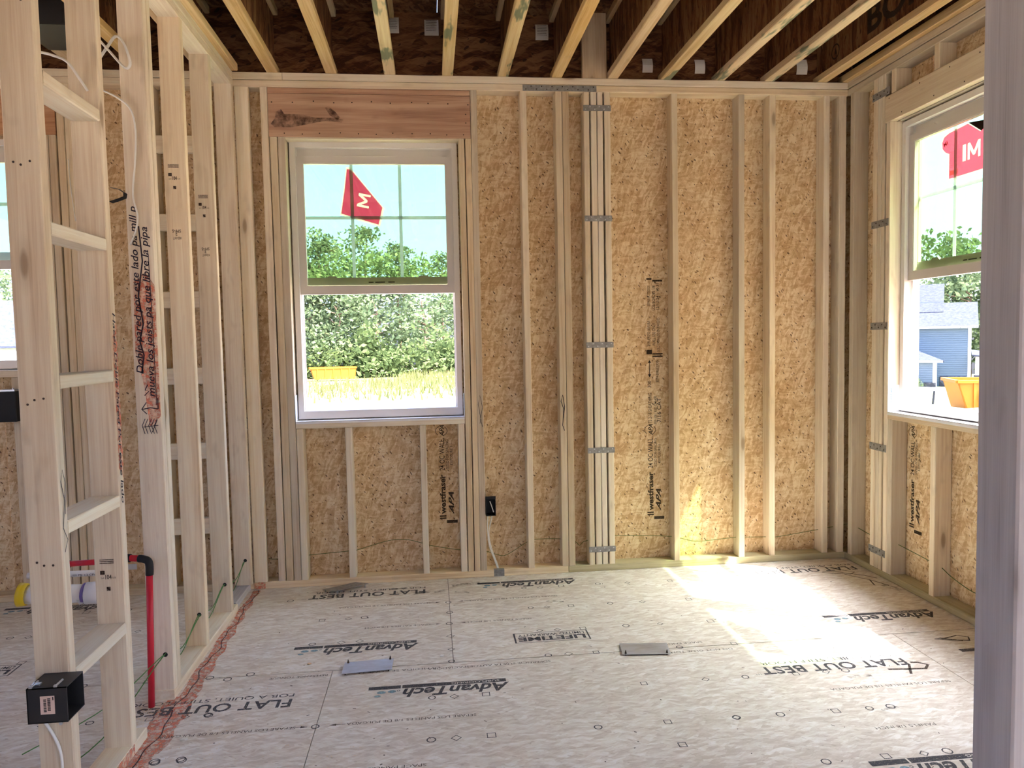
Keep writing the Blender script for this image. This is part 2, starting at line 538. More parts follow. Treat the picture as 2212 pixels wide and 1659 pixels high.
def panel(parent, name, u, v, w, plane, mat, hole=None):
    """sheet good. u,v: extents in the face; w: (inner, outer) along the normal; plane 'xz','yz','xy'. Face = local XY"""
    cu, cv, cw = (u[0] + u[1]) / 2, (v[0] + v[1]) / 2, (w[0] + w[1]) / 2
    mb = MB()
    h = (w[1] - w[0]) / 2
    rects = [(u[0], u[1], v[0], v[1])]
    if hole:
        a0, a1, b0, b1 = max(hole[0], u[0]), min(hole[1], u[1]), max(hole[2], v[0]), min(hole[3], v[1])
        rects = []
        if a0 > u[0]: rects.append((u[0], a0, v[0], v[1]))
        if a1 < u[1]: rects.append((a1, u[1], v[0], v[1]))
        if b0 > v[0]: rects.append((a0, a1, v[0], b0))
        if b1 < v[1]: rects.append((a0, a1, b1, v[1]))
    for r in rects:
        x0, x1, y0, y1 = r[0] - cu, r[1] - cu, r[2] - cv, r[3] - cv
        if plane == 'yz':            # local x = -world y after rotation
            x0, x1 = -x1, -x0
        mb.box(x0, x1, y0, y1, -h, h)
    if plane == 'xz':
        return mb.build(name, mat, parent, (cu, cw, cv), (PI / 2, 0, 0), local=True)
    if plane == 'yz':
        return mb.build(name, mat, parent, (cw, cu, cv), (PI / 2, 0, -PI / 2), local=True)
    return mb.build(name, mat, parent, (cu, cv, cw), None, local=True)

# ---- lettering
_txt = {}
def text_mesh(s, shear=0.0, offset=0.0, space=1.0):
    """list of (verts2d, faces) from the built-in font, normalised to x>=0, baseline 0, cap height 1"""
    key = (s, shear, offset, space)
    if key in _txt:
        return _txt[key]
    cu = bpy.data.curves.new('t', 'FONT')
    cu.body = s; cu.size = 1.0; cu.shear = shear; cu.offset = offset; cu.space_character = space
    cu.resolution_u = 3
    o = bpy.data.objects.new('t', cu)
    COL.objects.link(o)
    dg = bpy.context.evaluated_depsgraph_get()
    me = bpy.data.meshes.new_from_object(o.evaluated_get(dg))
    vs = [(v.co.x, v.co.y) for v in me.vertices]
    fs = [tuple(p.vertices) for p in me.polygons]
    bpy.data.objects.remove(o); bpy.data.curves.remove(cu); bpy.data.meshes.remove(me)
    if not vs:
        vs = [(0, 0)]
    x0 = min(v[0] for v in vs)
    vs = [(v[0] - x0, v[1] / 0.69) for v in vs]
    w = max(v[0] for v in vs)
    _txt[key] = (vs, fs, w)
    return _txt[key]
def put_text(mb, s, org, u, v, height, width=None, shear=0.0, offset=0.0, lift=0.02, space=1.0):
    """lay text on a surface: org = baseline start, u reading direction, v up direction (inches)"""
    vs, fs, w = text_mesh(s, shear, offset, space)
    u, v, org = Vector(u), Vector(v), Vector(org)
    nrm = u.cross(v)
    sx = (width / w) if width else height / 0.69 * 0.75
    b = len(mb.v)
    mb.v += [tuple(org + u * (x * sx) + v * (y * height) + nrm * lift) for x, y in vs]
    for f in fs:
        mb.f.append(tuple(b + i for i in f)); mb.mi.append(mb.cur)
def put_rect(mb, org, u, v, a0, a1, b0, b1, lift=0.015):
    u, v, org = Vector(u), Vector(v), Vector(org)
    n = u.cross(v) * lift
    mb.quad(org + u * a0 + v * b0 + n, org + u * a1 + v * b0 + n, org + u * a1 + v * b1 + n, org + u * a0 + v * b1 + n)

# ================================================================== dimensions
H = 109.125                 # top of the double top plate
W = 134.5                   # left partition face at x = -W
XL, YB = -236.0, -330.0     # extent of the house built beyond the picture
ZC = H + 14.0               # underside of the deck above

# ================================================================== floor
floor = empty('floor', (-W / 2, -80, 0), 'grey tan strand board subfloor with black printed lettering', 'floor', kind='structure')
def floor_panels():
    t, g = 0.72, 0.05
    rows = [(-43.0, 5.2, -92.8), (-91.0, -43.0, -112.2), (-139.0, -91.0, -92.8), (-187.0, -139.0, -112.2), (-235.0, -187.0, -92.8), (-283.0, -235.0, -112.2), (YB, -283.0, -92.8)]
    for (y0, y1, j) in rows:
        xs = sorted([XL, 5.2] + [j + 96 * k for k in range(-3, 3) if XL + 4 < j + 96 * k < 4])
        for a, b in zip(xs[:-1], xs[1:]):
            panel(floor, 'subfloor_panel', (a + g, b - g), (y0 + 0.11, y1 - 0.11), (-t, 0.0), 'xy', 'subfloor_board')
    mb = MB()
    mb.box(XL, 5.2, YB, 5.2, -1.2, -0.73)
    mb.build('glue_layer', 'nail_dark', floor, (XL / 2, YB / 2, -1))
floor_panels()
FU, FV = (-1, 0, 0), (0, -1, 0)          # floor print reads from the far side
def logo(x, y, letters=True, bar=21.0):
    mb = MB()
    org = (x, y, 0)
    L = 0.02
    cut = min(bar, 16.0)
    put_rect(mb, org, FU, FV, 0, cut - 0.1, 0, 1.05, L)
    if bar > 16.5:
        put_rect(mb, org, FU, FV, 16.15, bar, 0, 1.05, L)
    if letters:
        put_text(mb, 'AdvanTech', Vector(org) + Vector(FU) * -0.4 + Vector(FV) * 1.35, FU, FV, 2.5, 16.2, 0.28, 0.028, L)
        put_text(mb, 'o', Vector(org) + Vector(FU) * 16.2 + Vector(FV) * 1.5, FU, FV, 0.7, 0.5, 0, 0.01, L)
    mb.build('printed_logo', 'stencil', floor, org)
    if letters:
        mb = MB()
        put_text(mb, 'SUBFLOORING', Vector(org) + Vector(FU) * 1.0 + Vector(FV) * 0.28, FU, FV, 0.5, 7.4, 0, 0.01, 0.03)
        mb.build('printed_logo_word', 'subfloor_board', floor, org)
        mb = MB()
        for (a, b, s) in ((17.4, 1.9, 0.75), (19.0, 2.0, 0.8), (19.5, 3.1, 0.6)):
            c = Vector(org) + Vector(FU) * a + Vector(FV) * b + Vector((0, 0, L))
            mb.quad(*[c + Vector((math.cos(q) * s * 0.9, math.sin(q) * s * 0.6, 0)) for q in [0.3 + k * 2 * PI / 7 for k in range(7)]])
        mb.build('printed_leaves', 'paint_blue', floor, org)
for x, y in ((-99, -32.8), (-65.5, -3.8), (-84.9, -49.9), (-22, -79.0), (-2.9, -33.2), (-195, -32.8), (-161.5, -3.8), (-180.9, -49.9)):
    logo(x, y)
logo(-0.3, -50.6, False, 9.4)
def slogan(x, y, n=24.0):
    mb = MB()
    o = Vector((x, y, 0))
    put_text(mb, 'FOR A QUIET, STIFF FLOOR', o, FU, FV, 0.95, n * 0.96, 0, 0.006, 0.02)
    put_text(mb, 'FLAT OUT BEST', o + Vector(FV) * 1.75, FU, FV, 2.35, n, 0, 0.022, 0.02, 1.05)
    put_text(mb, 'TM', o + Vector(FV) * 3.7 + Vector(FU) * (n + 0.3), FU, FV, 0.4, 1.0, 0, 0, 0.02)
    mb.build('printed_slogan', 'stencil', floor, o)
for x, y in ((-97.7, -4.3), (-116.9, -50.2), (-20.9, -50.6), (-1.7, -4.4), (-193.7, -4.3), (-212.9, -50.2)):
    slogan(x, y)
def lifetime(x, y):
    mb = MB()
    o = Vector((x, y, 0))
    for a0, a1, b0, b1 in ((0, 13.4, 0, 0.14), (0, 13.4, 4.1, 4.24), (0, 0.25, 0, 4.2), (13.1, 13.4, 0, 4.2)):
        put_rect(mb, o, FU, FV, a0, a1, b0, b1, 0.02)
    put_text(mb, 'LIMITED WARRANTY', o + Vector(FU) * 0.7 + Vector(FV) * 0.55, FU, FV, 1.0, 11.9, 0, 0.008, 0.02)
    put_text(mb, 'LIFETIME', o + Vector(FU) * 0.7 + Vector(FV) * 1.95, FU, FV, 1.6, 12.0, 0, 0.035, 0.02)
    mb.build('printed_warranty_box', 'stencil', floor, o)
lifetime(-68.5, -32.8); lifetime(-164.5, -32.8)
def small_lines():
    for (x, y, s, w, arrow) in ((-70.7, -14.1, 'SEPARE LOS PANELES 1/8 DE PULGADA', 18.2, -91.0), (-94.6, -14.1, 'SEPARE LOS PANELES 1/8 DE PULGADA', -1, -94.6),
                                (-77.6, -25.6, 'SPACE PANELS 1/8 INCH', 12.0, -91.0), (-94.6, -25.6, 'SPACE PANELS 1/8 INCH', -1, -94.6),
                                (-90.1, -60.2, 'SEPARE LOS PANELES 1/8 DE PULGADA', 18.0, -110.4), (-115.0, -60.2, 'SEPARE LOS PANELES 1/8 DE PULGADA', 18.0, -113.4),
                                (-97.0, -71.7, 'SPACE PANELS 1/8 INCH', 12.0, -110.4), (-18.6, -60.5, 'SEPARE LOS PANELES 1/8 DE PULGADA', 19.0, None), (-29.0, -71.6, 'PANELS 1/8 INCH', 8.5, None),
                                (-77.0, -44.6, 'SUPERFICIE SUJETA AUTOESPACIADORA', 20.0, None), (-95.0, -44.3, 'LA MEDIDA SE COME 24', 13.0, None), (-46.0, -44.4, 'DO NOT GLUE TONGUE', 13.0, None),
                                (-50.0, -41.0, 'SPACE ENDS DE PULGADA', 14.0, None), (-112.8, -44.3, 'REFERENCE TONGUE', 9.0, None)):
        mb = MB()
        if w < 0:
            w = 18.2 if 'SEPARE' in s else 12
            x = x - 2.0
        put_text(mb, s, (x, y, 0), FU, FV, 0.62, w, 0, 0.0, 0.02)
        if arrow is not None:
            yy = y - 0.3
            tip = arrow
            base = tip + (2.2 if tip < x else -2.2)
            mb.ribbon([(base, yy, 0.02), (tip, yy, 0.02)], 0.12, (0, 0, 1))
            sgn = 1 if base > tip else -1
            mb.quad((tip, yy, 0.02), (tip + sgn * 0.9, yy + 0.28, 0.02), (tip + sgn * 0.9, yy - 0.28, 0.02))
        mb.build('printed_spacing_note', 'stencil_thin', floor, (x, y, 0))
small_lines()
MARK_O = [(-93.0, -14.7), (-92.9, -20.4), (-93.1, -26.1), (-93.1, -42.5), (-77.0, -20.4), (-76.9, -8.7), (-77.0, -42.6), (-96.3, -54.6), (-96.4, -66.3), (-117.2, -31.9), (-109.2, -20.4), (-125.2, -8.7), (-48.2, -55.0), (-54.5, -42.8), (-54.5, -66.5), (-32.0, -55.2), (-48.2, -66.6), (-35.2, -66.8), (-32.0, -66.7), (-60.9, -8.6), (-61.1, -20.5), (-61.0, -32.2), (-73.9, -66.3), (-48.0, -78.3), (-31.9, -78.2), (-131.4, -66.5), (-128.2, -66.4), (-112.3, -60.6), (-128.2, -55.0), (-131.4, -42.8), (-125.2, -42.5), (-128.4, -43.8)]
MARK_S = [(-69.0, -20.5), (-68.9, -8.7), (-69.0, -32.1), (-68.9, -42.7), (-88.3, -54.7), (-88.4, -66.3), (-117.1, -20.6), (-64.2, -54.8), (-44.9, -42.8), (-64.2, -66.3), (-40.1, -55.1), (-40.2, -66.8), (-45.2, -9.2), (-45.1, -20.8), (-45.1, -32.5), (-64.1, -72.1), (-40.1, -78.2)]
MARK_D = [(-93.0, -32.0), (-93.0, -37.7), (-73.8, -20.5), (-73.5, -9.1), (-76.9, -32.0), (-73.7, -32.1), (-73.6, -42.6), (-93.0, -54.7), (-93.1, -66.3), (-112.2, -31.9), (-109.0, -31.8), (-112.2, -20.6), (-54.5, -54.9), (-35.2, -55.2), (-54.5, -8.9), (-54.6, -20.7), (-54.6, -32.3), (-54.5, -66.5), (-35.1, -78.3)]
def marks():
    def add(lst, n, a0, r):
        for (x, y) in lst:
            for dx in (0, -96):
                mb = MB()
                k = rng.uniform(0.9, 1.15)
                mb.ribbon([(x + dx + math.cos(a0 + 2 * PI * j / n) * r * k, y + math.sin(a0 + 2 * PI * j / n) * r * k, 0.02) for j in range(n)], 0.17, (0, 0, 1), True)
                if x + dx > XL + 3:
                    mb.build('printed_fastener_mark', 'stencil', floor, (x + dx, y, 0))
    add(MARK_O, 10, 0, 0.55)
    add(MARK_S, 4, PI / 4, 0.72)
    add(MARK_D, 4, 0, 0.62)
    # stray dark dashes between the marks
    mb = MB()
    for k in range(150):
        x, y = rng.uniform(-130, -10), rng.uniform(-88, -3)
        a = rng.uniform(0, PI); l = rng.uniform(0.12, 0.5)
        mb.ribbon([(x, y, 0.018), (x + math.cos(a) * l, y + math.sin(a) * l, 0.018)], rng.uniform(0.08, 0.2), (0, 0, 1))
    tag(mb.build('ink_specks', 'stencil_thin', floor, (-70, -45, 0)), kind='stuff')
marks()
def floor_paint():
    # layout line sprayed along the left partition, crayon line inside it
    mb = MB()
    for i in range(46):
        y0, y1 = -0.6 - i * 2.0, -0.6 - (i + 1) * 2.0
        a0 = -W + 0.1 + 0.25 * math.sin(i * 0.9); a1 = -W + 0.1 + 0.25 * math.sin((i + 1) * 0.9)
        b0 = -W + 1.5 + 0.6 * min(1, i / 22) * 2 + 0.35 * math.sin(i * 1.7); b1 = -W + 1.5 + 0.6 * min(1, (i + 1) / 22) * 2 + 0.35 * math.sin((i + 1) * 1.7)
        if -63 < y0 < -48:
            a0 -= 1.2; a1 -= 1.2; b0 += 0.5; b1 += 0.5
        mb.quad((a0, y0, 0.012), (a0, y1, 0.012), (b1, y1, 0.012), (b0, y0, 0.012))
    mb.build('sprayed_layout_line', 'paint_orange', floor, (-W + 2, -45, 0))
    mb = MB()
    mb.ribbon([(-W + 1.1 + 0.35 * math.sin(i * 0.55) + 0.2 * math.sin(i * 1.3), -0.8 - i * 1.2, 0.03) for i in range(62)], 0.16, (0, 0, 1))
    mb.build('crayon_line', 'marker', floor, (-W + 1, -40, 0))
    # hand marks by the right wall
    mb = MB()
    def stroke(pts, w=0.28):
        mb.ribbon([(x, y, 0.025) for x, y in pts], w, (0, 0, 1))
    stroke([(-9.0, -5.0), (-5.5, -8.4), (-3.6, -10.2), (-5.2, -11.4), (-9.0, -10.4), (-10.6, -9.2), (-9.8, -8.6), (-7.0, -9.6), (-3.0, -12.6), (-1.2, -14.8)])
    stroke([(-6.6, -11.4), (-3.4, -15.6), (-1.6, -19.6)]); stroke([(-3.4, -15.6), (-4.4, -19.0)])
    stroke([(-25.3, -55.8), (-22.0, -56.2), (-19.4, -56.4), (-18.2, -55.2), (-19.2, -54.2), (-20.4, -54.0)], 0.5); stroke([(-22.8, -57.8), (-21.9, -56.2), (-21.0, -54.6)], 0.4)
    stroke([(-9.4, -46.4), (-6.0, -45.4), (-4.4, -46.2), (-5.2, -47.6), (-8.2, -47.0), (-10.6, -46.2), (-9.4, -46.0), (-6.4, -47.6)], 0.3)
    stroke([(-8.2, -36.4), (-4.6, -36.5)], 0.12)
    mb.build('crayon_scribbles', 'stencil_thin', floor, (-10, -30, 0))
    mb = MB()
    for (x0, y0, x1, y1, w) in ((-93.5, -7.5, -101, -8.6, 1.3), (-92, -4.6, -86, -3.6, 1.2), (-91.5, -8.6, -88.5, -9.6, 0.8), (-101, -4.6, -107, -4.9, 0.8), (-73.5, -17.3, -70.0, -18.0, 0.7), (-33.8, -67.5, -31, -67.0, 0.5), (-33, -57.5, -29, -57.4, 0.7), (-2.5, -19, -1, -23, 1.6)):
        mb.ribbon([(x0, y0, 0.014), ((x0 + x1) / 2, (y0 + y1) / 2 + 0.2, 0.014), (x1, y1, 0.014)], w, (0, 0, 1))
    mb.build('scuff_marks', 'scuff', floor, (-80, -8, 0))
floor_paint()

# ================================================================== walls
wall_back = empty('wall_back', (-W / 2, 1.75, 0), 'open stud wall sheathed in strand board facing the camera', 'wall', kind='structure')
wall_right = empty('wall_right', (1.75, -40, 0), 'open stud wall sheathed in strand board on the right', 'wall', kind='structure')
wall_left = empty('wall_left', (-W - 1.75, -40, 0), 'bare stud partition on the left without sheathing', 'wall', kind='structure')
D = (0.0, 3.5)
def back_stud(x0, x1, z0=1.5, z1=H - 3, name='stud', mat='spf', y=D, bow=0.06):
    return lumber(wall_back, name, (x0, x1), y, (z0, z1), 'z', mat, bow)
def build_back():
    w = wall_back
    # plates
    lumber(w, 'bottom_plate', (XL, -138.2), D, (0, 1.5), 'x', 'spf', 0.0)
    lumber(w, 'bottom_plate', (-134.4, -65.65), D, (0, 1.5), 'x', 'spf', 0.03)
    lumber(w, 'bottom_plate', (-65.55, -0.02), D, (0, 1.5), 'x', 'treated', 0.02)
    lumber(w, 'bottom_plate', (-138.15, -134.45), D, (0, 1.5), 'x', 'spf', 0.0)
    lumber(w, 'top_plate', (XL, -66.6), D, (H - 3, H - 1.56), 'x', 'spf', 0.03)
    lumber(w, 'top_plate', (-66.5, -0.03), D, (H - 3, H - 1.56), 'x', 'spf', 0.03)
    lumber(w, 'top_plate', (XL, -124.6), D, (H - 1.48, H), 'x', 'spf_pale', 0.03)
    lumber(w, 'top_plate', (-124.5, -0.03), D, (H - 1.48, H), 'x', 'spf_pale', 0.03)
    # full-height studs right of the window
    for a, b in ((-74.7, -73.3), (-67.05, -65.6), (-65.5, -64.05), (-41.1, -39.75), (-25.7, -24.3), (-18.45, -17.0), (-5.6, -4.2), (-1.9, -0.25)):
        back_stud(a, b)
    for a, b in ((-60.8, -59.55), (-59.25, -57.95), (-57.75, -56.55), (-56.2, -54.9)):
        back_stud(a, b, name='post_stud', mat='spf_pale', bow=0.12)
    # window framing
    back_stud(-129.2, -127.72, name='king_stud'); back_stud(-85.45, -84.05, name='king_stud')
    for a, b in ((-127.55, -126.05), (-125.9, -124.4), (-88.2, -86.95), (-86.75, -85.5)):
        back_stud(a, b, 1.5, 95.9, 'jack_stud', bow=0.1)
    for a, b in ((-124.35, -122.95), (-114.1, -112.7), (-98.1, -96.75), (-89.75, -88.35)):
        back_stud(a, b, 1.5, 34.4, 'cripple_stud', 'spf_pale')
    lumber(w, 'rough_sill', (-124.38, -88.22), D, (34.42, 35.9), 'x', 'spf_pale', 0.02)
    hd = lumber(w, 'header', (-127.65, -85.55), (0, 1.5), (95.95, 104.9), 'x', 'header_wood', 0.0)
    lumber(w, 'header', (-127.65, -85.55), (2.0, 3.5), (95.95, 104.9), 'x', 'header_wood', 0.0)
    lumber(w, 'header_cap', (-127.65, -85.55), D, (104.95, 106.08), 'x', 'header_wood', 0.0)
    lumber(w, 'header_liner', (-124.38, -88.22), (0.15, 3.4), (95.55, 95.93), 'x', 'spf_pale', 0.0, 0.05)
    # nails and the big knot streak on the header
    mb = MB()
    for k in range(11):
        mb.disc((-126.5 + k * 4.05 + rng.uniform(-0.4, 0.4), 0.02, 103.2 + rng.uniform(-0.2, 0.2)), (0, -1, 0), 0.16, 0.03, 6)
        mb.disc((-124.5 + k * 3.75 + rng.uniform(-0.4, 0.4), 0.02, 96.7 + rng.uniform(-0.2, 0.2)), (0, -1, 0), 0.14, 0.03, 6)
    for z in (101.0, 99.2):
        mb.disc((-86.5, 0.02, z), (0, -1, 0), 0.15, 0.03, 6)
    tag(mb.build('nail_heads', 'nail_dark', hd, (-106, 0, 100)), kind='stuff')
    mb = MB()
    def blob(pts):
        mb.quad(*[(x, -0.02, z) for x, z in pts])
    blob([(-127.2, 98.6), (-126.4, 97.9), (-123, 97.9), (-119.5, 98.6), (-116, 99.3), (-112.6, 99.0), (-112.2, 99.6), (-114, 100.0), (-118, 99.9), (-121, 100.6), (-124.4, 100.7), (-125, 101.6), (-126.0, 101.2), (-126.3, 99.8)])
    blob([(-116.0, 102.0), (-115.3, 102.4), (-113.9, 101.2), (-112.9, 100.0), (-113.6, 99.6), (-115.0, 100.4)])
    mb.build('knot_streak', 'knot_stain', hd, (-120, 0, 100))
    # flat backing stud in the left corner and the wall beyond the partition
    lumber(w, 'backing_stud', (-134.35, -131.6), (0, 1.5), (1.5, H - 3), 'z', 'spf_pale', 0.04)
    for a, b in ((-167.9, -166.5), (-169.5, -168.1), (-142.9, -141.5), (-151.9, -150.5), (-220.0, -218.5)):
        back_stud(a, b)
    for a, b in ((-171.2, -169.8), (-172.7, -171.3), (-210.8, -209.4), (-212.3, -210.9)):
        back_stud(a, b, 1.5, 95.9, 'jack_stud')
    for a, b in ((-174.2, -172.8), (-181.0, -179.6), (-197, -195.5), (-209.3, -207.9)):
        back_stud(a, b, 1.5, 46.9, 'cripple_stud')
    lumber(w, 'rough_sill', (-209.3, -172.8), D, (46.95, 48.4), 'x', 'spf', 0.0)
    lumber(w, 'header', (-212.3, -169.7), (0, 1.5), (95.95, 104.9), 'x', 'header_wood', 0.0)
    lumber(w, 'header_cap', (-212.3, -169.7), D, (104.95, 106.08), 'x', 'spf', 0.0)
    for z in (12.6, 28.7, 44.6, 60.6, 76.6, 92.6):
        lumber(w, 'ladder_block', (-150.4, -143.0), (0, 1.5), (z, z + 3.45), 'x', 'spf_pale', 0.0)
    # sheathing, 4 ft sheets
    S = (3.52, 3.96)
    for a, b, hole in ((-40.45, 3.5, None), (-88.45, -40.55, (-88.45, -88.2, 35.9, 95.9)), (-136.45, -88.55, (-124.4, -88.2, 35.9, 95.9)), (-184.45, -136.55, (-209.3, -172.8, 48.4, 95.9)), (XL, -184.55, (-209.3, -172.8, 48.4, 95.9))):
        if a == -88.45:
            hole = None
        panel(w, 'sheathing_panel', (a, b), (-12, H + 14), S, 'xz', 'osb_wall', hole)
build_back()

def strap_x(x0, x1, z, tilt=0.0, h=1.25):
    mb = MB()
    mb.box(x0, x1, -0.09, -0.005, z - h / 2, z + h / 2)
    o = mb.build('metal_strap', 'galvanised', wall_back, ((x0 + x1) / 2, -0.05, z))
    mb = MB()
    for k in range(6):
        mb.disc((x0 + 0.5 + k * (x1 - x0 - 1) / 5, -0.09, z + (0.28 if k % 2 else -0.28)), (0, -1, 0), 0.15, 0.06, 6)
    tag(mb.build('nail_heads', 'bright_zinc', o, ((x0 + x1) / 2, -0.1, z)), kind='stuff')
for z in (102.7, 78.9, 51.1, 27.5, 5.0):
    strap_x(-60.9, -54.75, z)
def tie_plate():
    mb = MB(); mb.box(-74.1, -57.9, -0.09, -0.005, H - 2.95, H - 1.7)
    o = mb.build('metal_tie_strap', 'galvanised', wall_back, (-66, -0.05, H - 2.3))
    mb = MB()
    for k in range(14):
        mb.disc((-73.4 + k * 1.14, -0.09, H - 2.3 + (0.3 if k % 2 else -0.3)), (0, -1, 0), 0.14, 0.06, 6)
    tag(mb.build('nail_heads', 'nail_dark', o, (-66, -0.1, H - 2.3)), kind='stuff')
    mb = MB(); mb.box(-82.5, -80.2, -0.09, -0.005, 0.05, 1.55)
    mb.box(-82.5, -80.2, -0.09, 0.9, 1.5, 1.56)
    mb.build('nail_guard_plate', 'galvanised', wall_back, (-81.3, -0.05, 0.8))
tie_plate()
WU, WV = (0, 0, 1), (-1, 0, 0)           # sheathing print on the back wall reads upwards
def wall_print(parent, x, z, name='printed_grade_stamp', full=True, U=WU, Vv=WV, P=None):
    """x: right edge of the print (bar end), z: level of the starting bar"""
    P = P or (lambda a, b: Vector((x - b, 3.5, z + a)))
    mb = MB()
    def tx(s, a, b, h, w, **k):
        put_text(mb, s, P(a, b), U, Vv, h, w, lift=0.03, **k)
    def rc(a0, a1, b0, b1):
        put_rect(mb, P(0, 0), U, Vv, a0, a1, b0, b1, 0.03)
    rc(0, 0.7, -0.1, 2.3)
    rc(1.0, 1.3, 2.4, 3.9); rc(1.5, 1.8, 2.4, 3.9)
    tx('westfraser', 2.1, 2.5, 1.2, 9.0, offset=0.03)
    tx('APA', 1.9, 0.7, 1.1, 5.2, shear=0.5, offset=0.03)
    tx('24 OC WALL', 12.0, 2.5, 1.15, 7.0, offset=0.008)
    tx('SIZED FOR SPACING', 12.3, 1.6, 0.62, 6.6, offset=0.004)
    tx('EXPOSURE 1', 13.2, 0.7, 0.6, 4.2, offset=0.004)
    tx('APA', 19.6, 2.5, 1.0, 2.6, shear=0.4, offset=0.02)
    for s in (0.9, -0.9):
        mb.ribbon([P(20.9 + s * 1.5 * math.cos(q) * 0.8, 3.1 + (1.3 if s > 0 else -1.3) * math.sin(q)) + Vector(U).cross(Vector(Vv)) * 0.03 for q in [0.35 + 0.35 * k for k in range(7)]], 0.12, Vector(U).cross(Vector(Vv)))
    if full:
        tx('TS 2-18 SHEATHING', 22.4, 2.7, 0.8, 7.0, offset=0.004)
        tx('PRP-108 / RED-OM-430', 22.2, 1.5, 0.6, 6.4, offset=0.004)
        tx('7/16 CAT', 22.6, 0.5, 0.95, 5.6, offset=0.006)
        tx('300', 30.6, 2.8, 0.8, 1.6)
        # two-headed arrow
        rc(33.4, 36.6, 3.05, 3.2)
        for a, sg in ((33.0, 1), (37.0, -1)):
            n = Vector(U).cross(Vector(Vv)) * 0.03
            tri = [P(a, 3.12) + n, P(a + sg * 0.7, 3.5) + n, P(a + sg * 0.7, 2.75) + n]
            mb.quad(*(tri if sg > 0 else tri[::-1]))
        tx('ESTA DIRECCION', 31.9, 1.0, 0.6, 5.0, offset=0.006)
        rc(37.6, 37.95, 0.0, 2.4); rc(38.2, 38.5, 0.0, 2.4); rc(38.3, 39.3, 2.5, 3.8)
        tx('ESFUERZO ARRIBA', 40.2, 2.9, 0.65, 5.8, offset=0.006)
        tx('WALL USE ONLY', 40.2, 1.7, 0.7, 5.2, offset=0.006)
        tx('SOLO PARA USO EN PAREDES', 38.8, 0.7, 0.65, 7.8, offset=0.004)
        tx('SEPARAR TODOS', 49.3, 2.9, 0.6, 4.6, offset=0.004)
        tx('LOS BORDES 1/8', 48.3, 1.7, 0.7, 5.6, offset=0.006)
        tx('12/13/24 - 10:31', 48.4, 0.8, 0.65, 6.0, offset=0.006)
        rc(54.8, 55.2, 0.0, 2.3); rc(55.2, 55.6, 2.5, 3.7)
    mb.build(name, 'stencil_board', parent, P(10, 1))
wall_print(wall_back, -42.4, 10.4)
wall_print(wall_back, -90.3, 11.7, full=False)

def pen_marks():
    # carpenter's marks on stud faces
    for (pts, w) in (([(-66.4, 34.6), (-66.0, 37.5), (-66.4, 40.2), (-66.8, 38.8), (-66.2, 37.0), (-66.5, 33.4), (-66.1, 32.2)], 0.16), ([(-84.9, 34.4), (-84.3, 38.0), (-84.8, 40.6), (-85.2, 38.6), (-84.4, 33.6)], 0.1)):
        mb = MB()
        mb.ribbon([(x, -0.1, z) for x, z in pts], w, (0, -1, 0))
        mb.build('pencil_mark', 'marker', wall_back, (pts[0][0], -0.1, pts[0][1]))
    mb = MB()
    mb.box(-134.4, -132.0, -0.03, 0.3, 0.05, 1.45)
    mb.build('orange_paint_patch', 'paint_orange', wall_back, (-133, 0, 0.7))
pen_marks()

